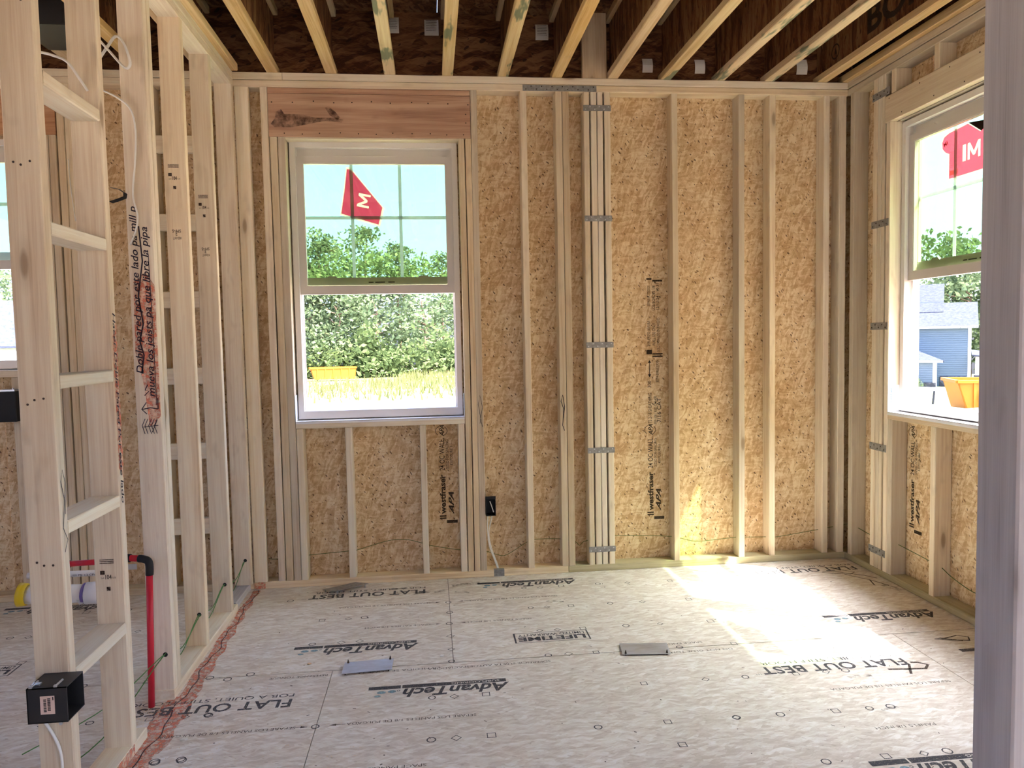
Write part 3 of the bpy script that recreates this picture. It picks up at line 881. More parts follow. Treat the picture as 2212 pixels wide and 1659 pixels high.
# ---------------------------------------------------------------- right wall
def build_right():
    w = wall_right
    lumber(w, 'bottom_plate', D, (-140, -0.02), (0, 1.5), 'y', 'treated', 0.02)
    lumber(w, 'bottom_plate', D, (0.02, 3.5), (0, 1.5), 'y', 'treated', 0.0)
    lumber(w, 'top_plate', D, (-140, -0.02), (H - 3, H - 1.62), 'y', 'spf', 0.05)
    lumber(w, 'top_plate', D, (-140, -0.02), (H - 1.45, H), 'y', 'spf', 0.02)
    for a, b in ((-2.65, -1.15), (-90.0, -88.5), (-91.6, -90.1), (-107, -105.5), (-123, -121.5), (-139, -137.5)):
        lumber(w, 'stud', D, (a, b), (1.5, H - 3), 'z', 'spf')
    for a, b in ((-11.45, -10.0), (-12.95, -11.55), (-14.05, -13.05)):
        lumber(w, 'king_stud', D, (a, b), (1.5, H - 3), 'z', 'spf_pale', 0.04)
    lumber(w, 'jack_stud', D, (-15.95, -14.55), (1.5, 95.95), 'z', 'spf', 0.05)
    lumber(w, 'jack_stud', D, (-88.4, -87.0), (1.5, 95.95), 'z', 'spf', 0.05)
    for a, b in ((-17.55, -16.1), (-31.05, -29.6), (-47.1, -45.6), (-63.1, -61.6), (-79.1, -77.6)):
        lumber(w, 'cripple_stud', D, (a, b), (1.5, 34.4), 'z', 'spf', 0.04)
    for a, b in ((-17.6, -16.1), (-30.6, -29.1), (-46.6, -45.1), (-62.6, -61.1), (-78.6, -77.1)):
        lumber(w, 'cripple_stud', D, (a, b), (101.5, H - 3.02), 'z', 'spf', 0.0)
    lumber(w, 'rough_sill', D, (-86.95, -16.0), (34.42, 35.9), 'y', 'spf', 0.02)
    hd = lumber(w, 'header', (0, 1.5), (-88.4, -14.08), (96.0, 101.45), 'y', 'spf', 0.0)
    lumber(w, 'header', (2.0, 3.5), (-88.4, -14.08), (96.0, 101.45), 'y', 'spf', 0.0)
    mb = MB()
    for k in range(14):
        mb.disc((-0.02, -15.5 - k * 4.3 + rng.uniform(-1, 1), 100.6 - (k % 2) * 3.8 + rng.uniform(-0.3, 0.3)), (-1, 0, 0), 0.14, 0.03, 6)
    tag(mb.build('nail_heads', 'nail_dark', hd, (0, -40, 99)), kind='stuff')
    S = (3.52, 3.96)
    hole = (-87.0, -16.0, 35.9, 96.0)
    for a, b in ((-23.95, 3.96), (-71.95, -24.05), (-119.95, -72.05), (-167.95, -120.05), (-215.95, -168.05), (-263.95, -216.05), (YB, -264.05)):
        h = hole if b > -87 and a < -16 else ((-240.0, -204.0, 36.0, 96.0) if b < -140 else None)  # unseen opening behind the camera, added to let side light in
        panel(w, 'sheathing_panel', (a, b), (-12, H + 14), S, 'yz', 'osb_wall', h)
    for z in (102.4, 75.6, 54.0, 28.0, 5.3):
        mb = MB()
        mb.box(-0.09, -0.005, -15.6, -9.7, z - 0.75, z + 0.75)
        o = mb.build('metal_strap', 'galvanised', w, (-0.05, -12.6, z))
        mb = MB()
        for k in range(5):
            mb.disc((-0.09, -10.2 - k * 1.2, z + (0.3 if k % 2 else -0.3)), (-1, 0, 0), 0.15, 0.06, 6)
        tag(mb.build('nail_heads', 'nail_dark', o, (-0.1, -12.6, z)), kind='stuff')
    # sill pan and jamb wrap
    for wname, boxes, loc in ((w, [(-0.12, 3.45, -86.9, -16.05, 35.9, 36.0), (-0.12, 0.0, -86.9, -16.05, 35.35, 36.0), (-0.02, 3.4, -16.1, -16.0, 36.0, 41.6)], (0, -50, 36)),
                              (wall_back, [(-124.35, -88.25, -0.12, 3.45, 35.9, 36.0), (-124.35, -88.25, -0.12, 0.0, 35.5, 36.0), (-124.45, -124.33, -0.02, 3.4, 36.0, 41.6), (-88.3, -88.18, -0.02, 3.4, 36.0, 41.0)], (-106, 0, 36))):
        mb = MB()
        for b in boxes:
            mb.box(*b)
        o = mb.build('flashing_tape', 'tape_white', wname, loc)
        if wname is w:
            mb = MB()
            put_text(mb, 'FortiFlash', (0.9, -16.12, 37.9), (0, 0, 1), (-1, 0, 0), 0.55, 3.1, 0, 0.02, 0.01)
            put_text(mb, 'Waterproof flashing', (1.35, -16.12, 38.0), (0, 0, 1), (-1, 0, 0), 0.25, 2.8, 0, 0.0, 0.01)
            mb.build('printed_brand', 'ink_blue', o, (1, -16.1, 38))
    # grade print on the sheathing between the first two cripples
    P = lambda a, b: Vector((3.5, -22.4 + b, 11.0 + a))
    wall_print(w, 0, 0, full=False, U=(0, 0, 1), Vv=(0, 1, 0), P=P)
build_right()

# ---------------------------------------------------------------- left partition
LX = (-W - 3.5, -W)
def build_left():
    w = wall_left
    lumber(w, 'bottom_plate', LX, (-140, -60.3), (0, 1.5), 'y', 'spf_pale', 0.03)
    lumber(w, 'bottom_plate', LX, (-49.6, -13.0), (0, 1.5), 'y', 'spf_pale', 0.03)
    lumber(w, 'bottom_plate', (-W - 3.5, -W - 0.6), (-12.0, -0.05), (0, 1.35), 'y', 'wood_shade_grey', 0.03)
    lumber(w, 'top_plate', LX, (-140, -0.04), (H - 3, H - 1.56), 'y', 'spf', 0.04)
    lumber(w, 'top_plate', LX, (-140, -0.04), (H - 1.45, H), 'y', 'spf_pale', 0.03)
    S = {}
    for k, (y0, y1) in enumerate(((-80.0, -78.5), (-65.1, -63.6), (-49.35, -47.9), (-33.1, -31.65), (-17.4, -15.95), (-1.65, -0.2), (-96.5, -95.0), (-112.5, -111.0), (-128.5, -127))):
        S[k] = lumber(w, 'stud', LX, (y0, y1), (1.5, H - 3), 'z', 'spf', 0.05)
    lumber(w, 'stud', LX, (-47.85, -46.4), (1.5, H - 3), 'z', 'spf_pale', 0.08)
    for z in (80.2, 64.6, 48.4, 32.6, 16.4):
        dz = rng.uniform(-0.1, 0.1)
        lumber(w, 'ladder_block', LX, (-78.45, -65.15), (z + dz, z + dz + 1.45), 'y', 'spf_pale', 0.02)
    # drilled wire holes
    for k, y in ((2, -49.35), (3, -33.1), (4, -17.4), (5, -1.65)):
        mb = MB(); mb.disc((-135.6, y - 0.035, 6.9), (0, -1, 0), 0.36, 0.02, 10)
        mb.build('drilled_hole', 'black_plastic', S[k], (-135.6, y, 6.9))
    # mill stamps
    for k, y, z, s in ((1, -65.1, 23.5, '104'), (3, -33.1, 80.0, '104'), (4, -17.4, 78.0, '104')):
        mb = MB()
        u, v = (1, 0, 0), (0, 0, 1)
        o_ = Vector((-W - 3.0, y - 0.06, z))
        for j in range(3):
            put_rect(mb, o_, u, v, 0.2, 1.9, 2.0 + j * 0.22, 2.1 + j * 0.22, 0.02)
        put_rect(mb, o_, u, v, 0.2, 0.75, 0.6, 1.1, 0.02)
        put_text(mb, s, o_ + Vector((0.8, 0, 0)), u, v, 0.55, 0.75, 0, 0.02, 0.02)
        put_text(mb, '2x4', o_ + Vector((0.25, 0, 0.05)), u, v, 0.22, 0.4, 0, 0, 0.02)
        put_text(mb, '5/8', o_ + Vector((1.65, 0, 0.05)), u, v, 0.22, 0.4, 0, 0, 0.02)
        put_rect(mb, o_, u, v, 0.9, 1.35, -1.5, -1.0, 0.02)
        mb.build('mill_stamp', 'stamp', S[k], o_)
    for k, y, z in ((3, -33.1, 71.0), (4, -17.4, 70.0)):
        mb = MB()
        put_text(mb, 'SPF-S', (-W - 1.2, y - 0.06, z + 0.9), (-1, 0, 0), (0, 0, -1), 0.5, 1.4, 0, 0.01, 0.02)
        put_text(mb, '2', (-W - 1.8, y - 0.06, z + 0.3), (-1, 0, 0), (0, 0, -1), 0.4, 0.3, 0, 0.01, 0.02)
        put_text(mb, 'KD-HT', (-W - 1.2, y - 0.06, z - 0.3), (-1, 0, 0), (0, 0, -1), 0.4, 1.3, 0, 0.01, 0.02)
        mb.build('mill_stamp', 'stamp', S[k], (-W - 2, y, z))
    # framer's notes: third stud, read upwards
    y = -49.35 - 0.06
    mb = MB()
    mb.quad((-W - 1.7, y + 0.02, 41), (-W - 0.1, y + 0.02, 42.5), (-W - 0.1, y + 0.02, 61.5), (-W - 1.3, y + 0.02, 63.5), (-W - 3.0, y + 0.02, 62), (-W - 3.2, y + 0.02, 52), (-W - 2.2, y + 0.02, 47))
    mb.build('orange_paint_patch', 'paint_orange', S[2], (-W - 1.5, y, 52))
    mb = MB()
    U_, V_ = (0, 0, 1), (-1, 0, 0)
    put_text(mb, 'Doble pared por este lado pa mill p', (-W - 2.2, y, 48.8), U_, V_, 0.95, 24.0, 0.25, 0.012, 0.03)
    put_text(mb, 'mueva los joists pa que libre la pipa', (-W - 0.75, y, 45.4), U_, V_, 0.95, 24.5, 0.25, 0.012, 0.03)
    n = (0, -1, 0)
    def st(pts, w_=0.14):
        mb.ribbon([(-W - a, y - 0.03, z) for a, z in pts], w_, n)
    st([(2.4, 49.0), (2.0, 51.5), (2.5, 53.5), (1.9, 56.0), (2.4, 60.0), (1.6, 65.0), (1.9, 70.0)], 0.2); st([(0.6, 44.2), (0.6, 54.0), (0.75, 66.0)], 0.1)
    st([(0.4, 43.6), (1.5, 43.8), (2.6, 43.6)]); st([(2.0, 44.6), (2.7, 43.6), (2.0, 42.9)]); st([(0.4, 43.6), (0.4, 45.2)]); st([(1.7, 47.2), (2.1, 46.4), (1.6, 46.2), (2.2, 45.6)])
    for a in (0.7, 1.1, 1.5, 2.0, 2.4):
        st([(a, 40.0), (a + 0.35, 41.2), (a - 0.1, 42.2)], 0.1)
    st([(0.5, 41.2), (2.6, 41.0)], 0.1); st([(0.6, 42.0), (1.4, 40.2)], 0.1)
    mb.build('handwritten_note', 'marker', S[2], (-W - 2, y, 56))
    # note down the room edge of the second stud
    mb = MB()
    mb.quad((-W + 0.07, -65.0, 37.5), (-W + 0.07, -63.7, 36), (-W + 0.07, -63.7, 56), (-W + 0.07, -65.0, 54))
    mb.build('orange_paint_patch', 'paint_orange', S[1], (-W, -64.4, 45))
    mb = MB()
    put_text(mb, 'Hacer Doble Pared Por este lado', (-W + 0.07, -64.75, 57.0), (0, 0, -1), (0, 1, 0), 0.75, 24.0, 0.2, 0.01, 0.03)
    mb.build('handwritten_note', 'marker', S[1], (-W, -64.4, 46))
    mb = MB()
    mb.ribbon([(-W + 0.08, -79.3 + a, z) for a, z in ((0.2, 35), (0.5, 38.4), (0.0, 39.8), (-0.4, 38.6), (0.2, 36.4), (-0.4, 33.6), (0.4, 32.2), (-0.3, 31))], 0.12, (1, 0, 0))
    mb.build('pencil_mark', 'marker', S[0], (-W, -79.3, 35))
    mb = MB()
    mb.box(-W - 0.2, -W + 0.03, -76, -64.5, 0.05, 1.45)
    mb.build('orange_paint_patch', 'paint_orange', wall_left, (-W, -70, 0.7))
    mb = MB()
    for z in (88.3, 71.8, 47.2, 30.0):
        for a in (1.0, 1.9, 2.6):
            mb.disc((-W - a, -80.03, z + rng.uniform(-0.3, 0.3)), (0, -1, 0), 0.13, 0.03, 6)
    tag(mb.build('nail_heads', 'nail_dark', S[0], (-W - 2, -80, 60)), kind='stuff')
build_left()

# ---------------------------------------------------------------- jamb of the opening the picture is taken through
wall_near = empty('wall_near', (-57, -119, 0), 'stud in painted shade grey at the near right edge of the picture', 'wall', kind='structure')
lumber(wall_near, 'jack_stud', (-59.5, -58.05), (-120.8, -117.3), (1.5, 82), 'z', 'wood_shade_grey', 0.03)  # shade on its left face is painted in by the grey material
lumber(wall_near, 'king_stud', (-58.0, -56.55), (-120.8, -117.3), (1.5, H - 3), 'z', 'spf', 0.03)
lumber(wall_near, 'bottom_plate', (-59.5, 0), (-120.8, -117.3), (0, 1.5), 'x', 'spf', 0.0)
lumber(wall_near, 'top_plate', (-134, 0), (-120.8, -117.3), (H - 3, H), 'x', 'spf', 0.0)
lumber(wall_near, 'header', (-134, -58.05), (-120.8, -117.3), (82.05, 91), 'x', 'spf', 0.0)
for a in (-42.5, -26.5, -10.5):
    lumber(wall_near, 'stud', (a, a + 1.5), (-120.8, -117.3), (1.5, H - 3), 'z', 'spf')
mb = MB()
put_text(mb, '32', (-59.53, -117.9, 76.4), (0, -1, 0), (0, 0, 1), 0.7, 1.0, 0.1, 0.0, 0.01)
put_text(mb, '7', (-59.53, -118.3, 75.4), (0, -1, 0), (0, 0, 1), 0.6, 0.5, 0.1, 0.0, 0.01)
mb.build('pencil_number', 'stencil_thin', wall_near, (-59.5, -118, 76))

# ---------------------------------------------------------------- outer shell, out of the picture
wall_far_left = empty('wall_far_left', (XL, -100, 0), 'outer strand board wall beyond the left room', 'wall', kind='structure')
panel(wall_far_left, 'sheathing_panel', (YB, 3.9), (-12, ZC), (XL - 0.5, XL), 'yz', 'osb_wall', (-120, -84, 36, 96))
wall_rear = empty('wall_rear', (-115, YB, 0), 'unseen outer wall added behind the camera, its opening sized for light', 'wall', kind='structure')  # added to cut the light from behind, opening left for some
panel(wall_rear, 'sheathing_panel', (XL, -150), (-12, ZC), (YB - 0.5, YB), 'xz', 'osb_wall', None)
panel(wall_rear, 'sheathing_panel', (-150, 4), (-12, ZC), (YB - 0.5, YB), 'xz', 'osb_wall', (-100, -64, 0, 82))
wall_wing = empty('wall_wing', (100, -101, 0), 'strand board wall of the wing beside the right windows', 'wall', kind='structure')
panel(wall_wing, 'sheathing_panel', (4.0, 260), (-30, 150), (-102.6, -99.1), 'xz', 'osb_wall')
foundation = empty('foundation', (-115, -160, -20), 'grey block foundation under the house', 'wall', kind='structure')
def build_found():
    for n, b in (('block_wall', (XL, 4.2, 2.6, 4.4, -60, -1.3)), ('block_wall', (2.6, 4.2, YB, 2.5, -80, -1.3)), ('block_wall', (XL - 1, XL + 7, YB, 2.5, -60, -1.3))):
        mb = MB(); mb.box(*b); mb.build(n, 'block_grey', foundation, ((b[0] + b[1]) / 2, (b[2] + b[3]) / 2, -30))
build_found()

# ================================================================== ceiling: I-joists, rim, deck above
ceiling = empty('ceiling', (-W / 2, -80, H), 'dark underside of the floor above on wooden I-joists', 'ceiling', kind='structure')
JX = [-7.1, -19.6, -31.1, -43.4, -55.3, -67.7, -79.4, -91.3, -103.5, -115.7, -127.7, -141.5, -153.5, -165.5, -177.5, -189.5, -201.5, -213.5, -225.5]
def build_ceiling():
    green = {-103.5, -91.3, -79.4, -43.4, -31.1, -19.6}
    for x in JX:
        c = x + 1.15
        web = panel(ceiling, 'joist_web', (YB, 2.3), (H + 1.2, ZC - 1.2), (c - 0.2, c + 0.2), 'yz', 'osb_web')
        m = 'flange_green' if x in green else 'flange'
        lumber(web, 'bottom_flange', (c - 1.15, c + 1.15), (YB, 2.3), (H + 0.01, H + 1.5), 'y', m, 0.02)
        lumber(web, 'top_flange', (c - 1.15, c + 1.15), (YB, 2.3), (ZC - 1.5, ZC - 0.01), 'y', 'flange', 0.02)
        if x == -7.1:
            mb = MB()
            put_text(mb, 'BOISE', (c - 0.24, -17.5, H + 3.6), (0, -1, 0), (0, 0, 1), 5.2, 24, 0.0, 0.03, 0.02)
            mb.ribbon([(c - 0.24, -5.6 - 1.5 * math.cos(q), H + 4.6 + 1.5 * math.sin(q)) for q in [2 * PI * k / 14 for k in range(14)]], 0.3, (-1, 0, 0), True)
            mb.quad((c - 0.24, -5.2, H + 4.0), (c - 0.24, -6.2, H + 4.0), (c - 0.24, -5.7, H + 5.6))
            mb.build('printed_brand', 'stencil_board', web, (c, -20, H + 5))
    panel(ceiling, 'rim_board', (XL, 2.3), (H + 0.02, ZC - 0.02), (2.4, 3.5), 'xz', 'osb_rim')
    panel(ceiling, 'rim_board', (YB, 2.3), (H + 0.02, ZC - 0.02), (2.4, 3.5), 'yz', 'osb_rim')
    ys = [YB, -291, -243, -195, -147, -99, -51, 4]
    for i, (a, b) in enumerate(zip(ys[:-1], ys[1:])):
        xs = [XL, -188 + (i % 2) * 48, -92 + (i % 2) * 48, 4]
        for p, q in zip(xs[:-1], xs[1:]):
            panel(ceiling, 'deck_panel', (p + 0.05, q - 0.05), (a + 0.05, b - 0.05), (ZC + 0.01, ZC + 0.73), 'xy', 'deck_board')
    # drywall backers lying on the side walls
    lumber(ceiling, 'drywall_backer', (-W - 4.2, -W + 1.15), (-140, -0.4), (H + 0.02, H + 1.5), 'y', 'flange', 0.03)
    lumber(ceiling, 'drywall_backer', (-1.15, 2.3), (-140, 2.2), (H + 0.02, H + 1.7), 'y', 'flange', 0.03)
    lumber(ceiling, 'squash_block', (-60.9, -55.45), (0.3, 1.8), (H + 0.02, ZC - 0.05), 'z', 'flange', 0.0)
build_ceiling()
def paper_tags():
    spots = [(-102.6, 116.8, 2.4, 3.4, 'tucked beside the joist above the window, left of its pair'), (-94.8, 116.5, 3.0, 3.4, 'hanging right above the window, right of its pair'),
             (-70.8, 116.1, 2.8, 3.4, 'hanging left of the squash block'), (-47.0, 109.6, 2.3, 3.1, 'hanging low just right of the squash block'),
             (-35.0, 109.6, 2.3, 3.1, 'hanging low in the middle of the right joist bays'), (-11.2, 109.8, 2.5, 3.4, 'hanging low in the bay nearest the right wall')]
    for (x, z, w, h, s) in spots:
        z += 1.6
        mb = MB()
        n = 6
        for i in range(n):
            t0, t1 = i / n, (i + 1) / n
            y0, y1 = 2.3 - 0.5 * math.sin(PI * t0) * 0.8 - 0.25 * t0, 2.3 - 0.5 * math.sin(PI * t1) * 0.8 - 0.25 * t1
            a0, a1 = z + h * (1 - t0), z + h * (1 - t1)
            mb.rings([[(x, y0, a0), (x + w, y0 - 0.1, a0), (x + w, y0 - 0.08, a0), (x, y0 + 0.02, a0)], [(x, y1, a1), (x + w, y1 - 0.1, a1), (x + w, y1 - 0.08, a1), (x, y1 + 0.02, a1)]])
        o = mb.build('paper_tag', 'paper', None, (x + w / 2, 2.2, z))
        tag(o, 'white paper tag %s' % s, 'tag', 'paper tags between the joists')
        mb = MB()
        for j in range(7):
            a = z + h * 0.85 - j * h * 0.1
            mb.quad((x + 0.3, 2.3 - 0.75, a), (x + w - 0.3 - rng.uniform(0, 0.8), 2.3 - 0.75, a), (x + w - 0.3, 2.3 - 0.75, a + 0.08), (x + 0.3, 2.3 - 0.75, a + 0.08))
        # fine print lines follow the paper
        if x < -60:
            mb.build('fine_print', 'stencil_thin', o, (x + w / 2, 1.5, z + h / 2))
paper_tags()

# ================================================================== windows
def window(name, loc, width, height, rz, label, mid, muntins=(2, 1), sash_up=True):
    """local frame: x along the opening, y outwards from the inner face, z up. Parts are children of a rotated Empty."""
    root = empty(name, loc, label, 'window', kind='structure', rz=rz)
    M = WORLDM(root)
    def add(mb, nm, mat, parent=None, smooth=False):
        me_o = mb.build(nm, mat, None, (0, 0, 0), local=True, smooth=smooth)
        p = parent or root
        me_o.parent = p
        return me_o
    Wd, Hh = width, height
    f = MB()
    def ring(x0, x1, z0, z1, t, y0, y1, tb=None, tt=None):
        tb = tb or t; tt = tt or t
        f.box(x0, x0 + t, y0, y1, z0, z1); f.box(x1 - t, x1, y0, y1, z0, z1)
        f.box(x0 + t, x1 - t, y0, y1, z0, z0 + tb); f.box(x0 + t, x1 - t, y0, y1, z1 - tt, z1)
    ring(0, Wd, 0, Hh, 1.15, 0, 0.8, 1.7, 1.2)
    ring(0.02, Wd - 0.02, 0.02, Hh - 0.02, 0.7, 0.8, 3.25, 1.1, 0.9)
    ring(0.7, Wd - 0.7, 0.6, Hh - 0.6, 0.55, 1.95, 2.1, 1.0, 0.5)
    ring(0.7, Wd - 0.7, 0.6, Hh - 0.6, 0.75, 3.0, 3.25, 1.0, 0.6)
    ring(-1.2, Wd + 1.2, -1.2, Hh + 1.2, 1.3, 1.4, 1.5)
    add(f, 'window_frame', 'vinyl')
    def sash(nm, z0, z1, y0, y1, st, rb, rt, grid):
        s = MB()
        x0, x1 = 0.95, Wd - 0.95
        for a, b, c, d in ((x0, x0 + st, z0, z1), (x1 - st, x1, z0, z1), (x0 + st, x1 - st, z0, z0 + rb), (x0 + st, x1 - st, z1 - rt, z1)):
            s.box(a, b, y0, y1, c, d)
        # glazing bead
        g0, g1, h0, h1 = x0 + st, x1 - st, z0 + rb, z1 - rt
        for a, b, c, d in ((g0, g0 + 0.18, h0, h1), (g1 - 0.18, g1, h0, h1), (g0, g1, h0, h0 + 0.18), (g0, g1, h1 - 0.18, h1)):
            s.box(a, b, y0 + 0.12, y1 - 0.12, c, d)
        so = add(s, nm, 'vinyl_rail')
        g = MB(); yc = (y0 + y1) / 2
        g.box(g0, g1, yc - 0.25, yc + 0.25, h0, h1)
        add(g, 'glass_pane', 'window_glass', so)
        if grid:
            for k in range(1, grid[0] + 1):
                m = MB(); xx = g0 + (g1 - g0) * k / (grid[0] + 1)
                m.box(xx - 0.34, xx + 0.34, yc - 0.1, yc + 0.1, h0, h1)
                add(m, 'muntin', 'grid_bar', so)
            for k in range(1, grid[1] + 1):
                m = MB(); zz = h0 + (h1 - h0) * k / (grid[1] + 1)
                m.box(g0, g1, yc - 0.09, yc + 0.09, zz - 0.34, zz + 0.34)
                add(m, 'muntin', 'grid_bar', so)
        return so, (g0, g1, h0, h1)
    up, gl = sash('upper_sash', mid - 0.6, Hh - 0.9, 2.1, 3.0, 1.2, 1.5, 1.6, muntins)
    lo, gl2 = sash('lower_sash', mid - 2.6, Hh - 2.9, 0.85, 1.9, 1.55, 1.7, 1.35, None)
    for xx in (0.22 * Wd, 0.78 * Wd):
        m = MB(); z = Hh - 2.9
        m.prism([(xx - 1.4, 0), (xx + 1.4, 0), (xx + 0.5, 0.62), (xx - 0.9, 0.62)], 0, 0)
        m = MB()
        P = [(xx - 1.4, z), (xx + 1.4, z), (xx + 0.4, z + 0.6), (xx - 0.9, z + 0.6)]
        m.rings([[(a, 1.0, b) for a, b in P], [(a, 1.7, b) for a, b in P]][::-1])
        add(m, 'tilt_latch', 'vinyl_rail', lo)
        m = MB(); z = mid + 0.9
        P = [(xx - 1.3, z), (xx + 1.3, z), (xx + 0.8, z + 0.5), (xx - 0.8, z + 0.5)]
        m.rings([[(a, 2.0, b) for a, b in P], [(a, 2.5, b) for a, b in P]][::-1])
        add(m, 'sash_lock', 'vinyl_rail', up)
    m = MB()
    for a, b in ((0.44, 0.47), (0.48, 0.54), (0.56, 0.6)):
        m.box(a * Wd, b * Wd, 2.05, 2.09, mid - 0.1, mid + 0.12)
    add(m, 'printed_rail_label', 'ink_black', up)
    return root
window('window_1', (-124.1, 2.5, 36.25), 35.6, 59.4, 0, 'white vinyl window with its lower sash raised in the back wall', 29.6)
window('window_2', (2.5, -16.1, 36.25), 35.4, 59.4, -PI / 2, 'white vinyl window with its lower sash raised in the right wall', 29.6)
window('window_3', (2.5, -51.65, 36.25), 35.2, 59.4, -PI / 2, 'second white vinyl window of the pair in the right wall', 29.6)
window('window_4', (-209.1, 2.5, 48.7), 36.0, 46.9, 0, 'white vinyl window of the left room beyond the stud partition', 23.2)

def cut_sheet(loops, to3, nrm, name, mat, parent, loc, t=0.03):
    """flat sheet bounded by the first loop with the other loops cut out of it"""
    bm = bmesh.new()
    for L in loops:
        vs = [bm.verts.new(tuple(c * I for c in (Vector(to3(a, b)) - Vector(loc)))) for a, b in L]
        for k in range(len(vs)):
            bm.edges.new((vs[k], vs[(k + 1) % len(vs)]))
    bmesh.ops.triangle_fill(bm, use_beauty=True, use_dissolve=False, edges=bm.edges[:])
    me = bpy.data.meshes.new(name)
    bm.to_mesh(me); bm.free()
    me.materials.append(MATS[mat])
    return link(name, me, parent, Vector(loc) * I)
def inset(P, k):
    cx = sum(p[0] for p in P) / len(P); cy = sum(p[1] for p in P) / len(P)
    return [(cx + (a - cx) * k, cy + (b - cy) * k) for a, b in P]
EM = [(0, 0), (0.16, 0), (0.16, 0.66), (0.42, 0.2), (0.58, 0.2), (0.84, 0.66), (0.84, 0), (1, 0), (1, 1), (0.82, 1), (0.5, 0.42), (0.18, 1), (0, 1)]
BAR = [(0, 0), (0.2, 0), (0.2, 1), (0, 1)]
def glyph(shape, org, u, v, w, h):
    return [(org[0] + u[0] * a * w + v[0] * b * h, org[1] + u[1] * a * w + v[1] * b * h) for a, b in shape]
def sticker_back():
    y = 5.05
    loc = (-109, y, 78)
    o = empty('window_sticker', loc, 'torn red sticker hanging askew on the back wall window glass', 'sticker')
    P = [(-112.6, 90.9), (-111.7, 90.9), (-104.6, 82.0), (-105.6, 78.0), (-114.2, 80.6), (-113.2, 86.5)]
    Q = inset(P, 0.93)
    m = glyph(EM, (-108.0, 82.0), (0.2, 0.98), (-0.98, 0.2), 2.9, 2.6)
    to3 = lambda a, b: (a, y, b)
    cut_sheet([Q, m], to3, None, 'sticker_sheet', 'sticker_red', o, loc)
    cut_sheet([P, Q], to3, None, 'sticker_border', 'sticker_letter', o, loc)
    cut_sheet([m], to3, None, 'sticker_lettering', 'sticker_letter', o, loc)
sticker_back()
def sticker_side(y0, label):
    x = 5.05
    loc = (x, y0 - 7, 80)
    o = empty('window_sticker', loc, label, 'sticker')
    to3 = lambda a, b: (x, y0 - a, b)
    P = [(0.0, 89.3), (0.2, 88.1), (1.0, 87.2), (2.2, 86.6), (2.2, 81.6), (13.5, 81.6), (13.5, 88.4), (14.6, 89.6), (13.6, 90.4), (10.8, 88.8), (7.4, 91.2), (2.0, 90.8), (0.6, 90.3)]
    Q = inset(P, 0.95)
    # seen from behind, the two letters read mirrored
    em = glyph(EM, (10.6, 84.4), (-1, 0), (0, 1), 3.2, 3.0)
    bar = glyph(BAR, (6.9, 84.4), (-1, 0), (0, 1), 4.0, 3.0)
    dark = [(2.6, 82.5), (4.8, 82.5), (4.8, 83.4), (2.6, 83.4)]
    fold = [(8.3, 90.2), (10.7, 88.75), (12.4, 89.6), (11.4, 89.4)]
    cut_sheet([Q, em, bar, dark], to3, None, 'sticker_sheet', 'sticker_red', o, loc)
    cut_sheet([P, Q], to3, None, 'sticker_border', 'sticker_pink', o, loc)
    cut_sheet([em], to3, None, 'sticker_letter', 'sticker_letter', o, loc)
    cut_sheet([bar], to3, None, 'sticker_letter', 'sticker_letter', o, loc)
    cut_sheet([dark], to3, None, 'sticker_code', 'sticker_dark', o, loc)
    mb = MB()
    for k in range(9):
        mb.ribbon([(x - 0.02, y0 - 2.7, 84.0 + k * 0.36), (x - 0.02, y0 - 5.6, 84.0 + k * 0.36)], 0.05, (-1, 0, 0))
    put_text(mb, 'MI', (x - 0.02, y0 - 1.0, 88.3), (0, -0.95, 0.3), (0, 0.3, 0.95), 0.8, 1.1, 0, 0.02, 0.0)
    tag(mb.build('sticker_fine_print', 'sticker_dark', o, loc), kind='stuff')
sticker_side(-24.4, 'house shaped red sticker on the nearer visible right wall window')
sticker_side(-60.5, 'red sticker on the second right wall window beyond the picture edge')

# ================================================================== services and loose things
def smooth_path(pts, n=6):
    """Catmull-Rom through the points"""
    P = [Vector(p) for p in pts]
    out = []
    for i in range(len(P) - 1):
        p0, p1, p2, p3 = P[max(i - 1, 0)], P[i], P[i + 1], P[min(i + 2, len(P) - 1)]
        for k in range(n):
            t = k / n
            out.append(0.5 * ((2 * p1) + (-p0 + p2) * t + (2 * p0 - 5 * p1 + 4 * p2 - p3) * t * t + (-p0 + 3 * p1 - 3 * p2 + p3) * t ** 3))
    out.append(P[-1])
    return out
def cable(name, pts, r, mat, label, cat, flat=0.55, group=None, n=8):
    mb = MB()
    mb.tube(smooth_path(pts), r, n, flat)
    c = pts[len(pts) // 2]
    return tag(mb.build(name, mat, None, c, smooth=True), label, cat, group)
cable('electric_cable', [(-140.2, -50.6, 92.8), (-139.0, -50.5, 94.6), (-137.8, -50.5, 96.1), (-136.8, -50.5, 95.2), (-136.1, -50.5, 93.0), (-136.2, -50.5, 92.0), (-136.9, -50.5, 91.9), (-138.6, -50.7, 93.9), (-140.2, -50.8, 95.8)], 0.3, 'cable_white', 'white cable looped high on the third left stud', 'cable')
cable('electric_cable', [(-141.0, -66.6, 87.9), (-140.0, -66.5, 87.8), (-139.1, -66.4, 87.6), (-137.6, -66.0, 87.0), (-136.4, -65.6, 85.1), (-135.8, -65.0, 83.9)], 0.28, 'cable_white', 'white cable bending down into the second left stud', 'cable')
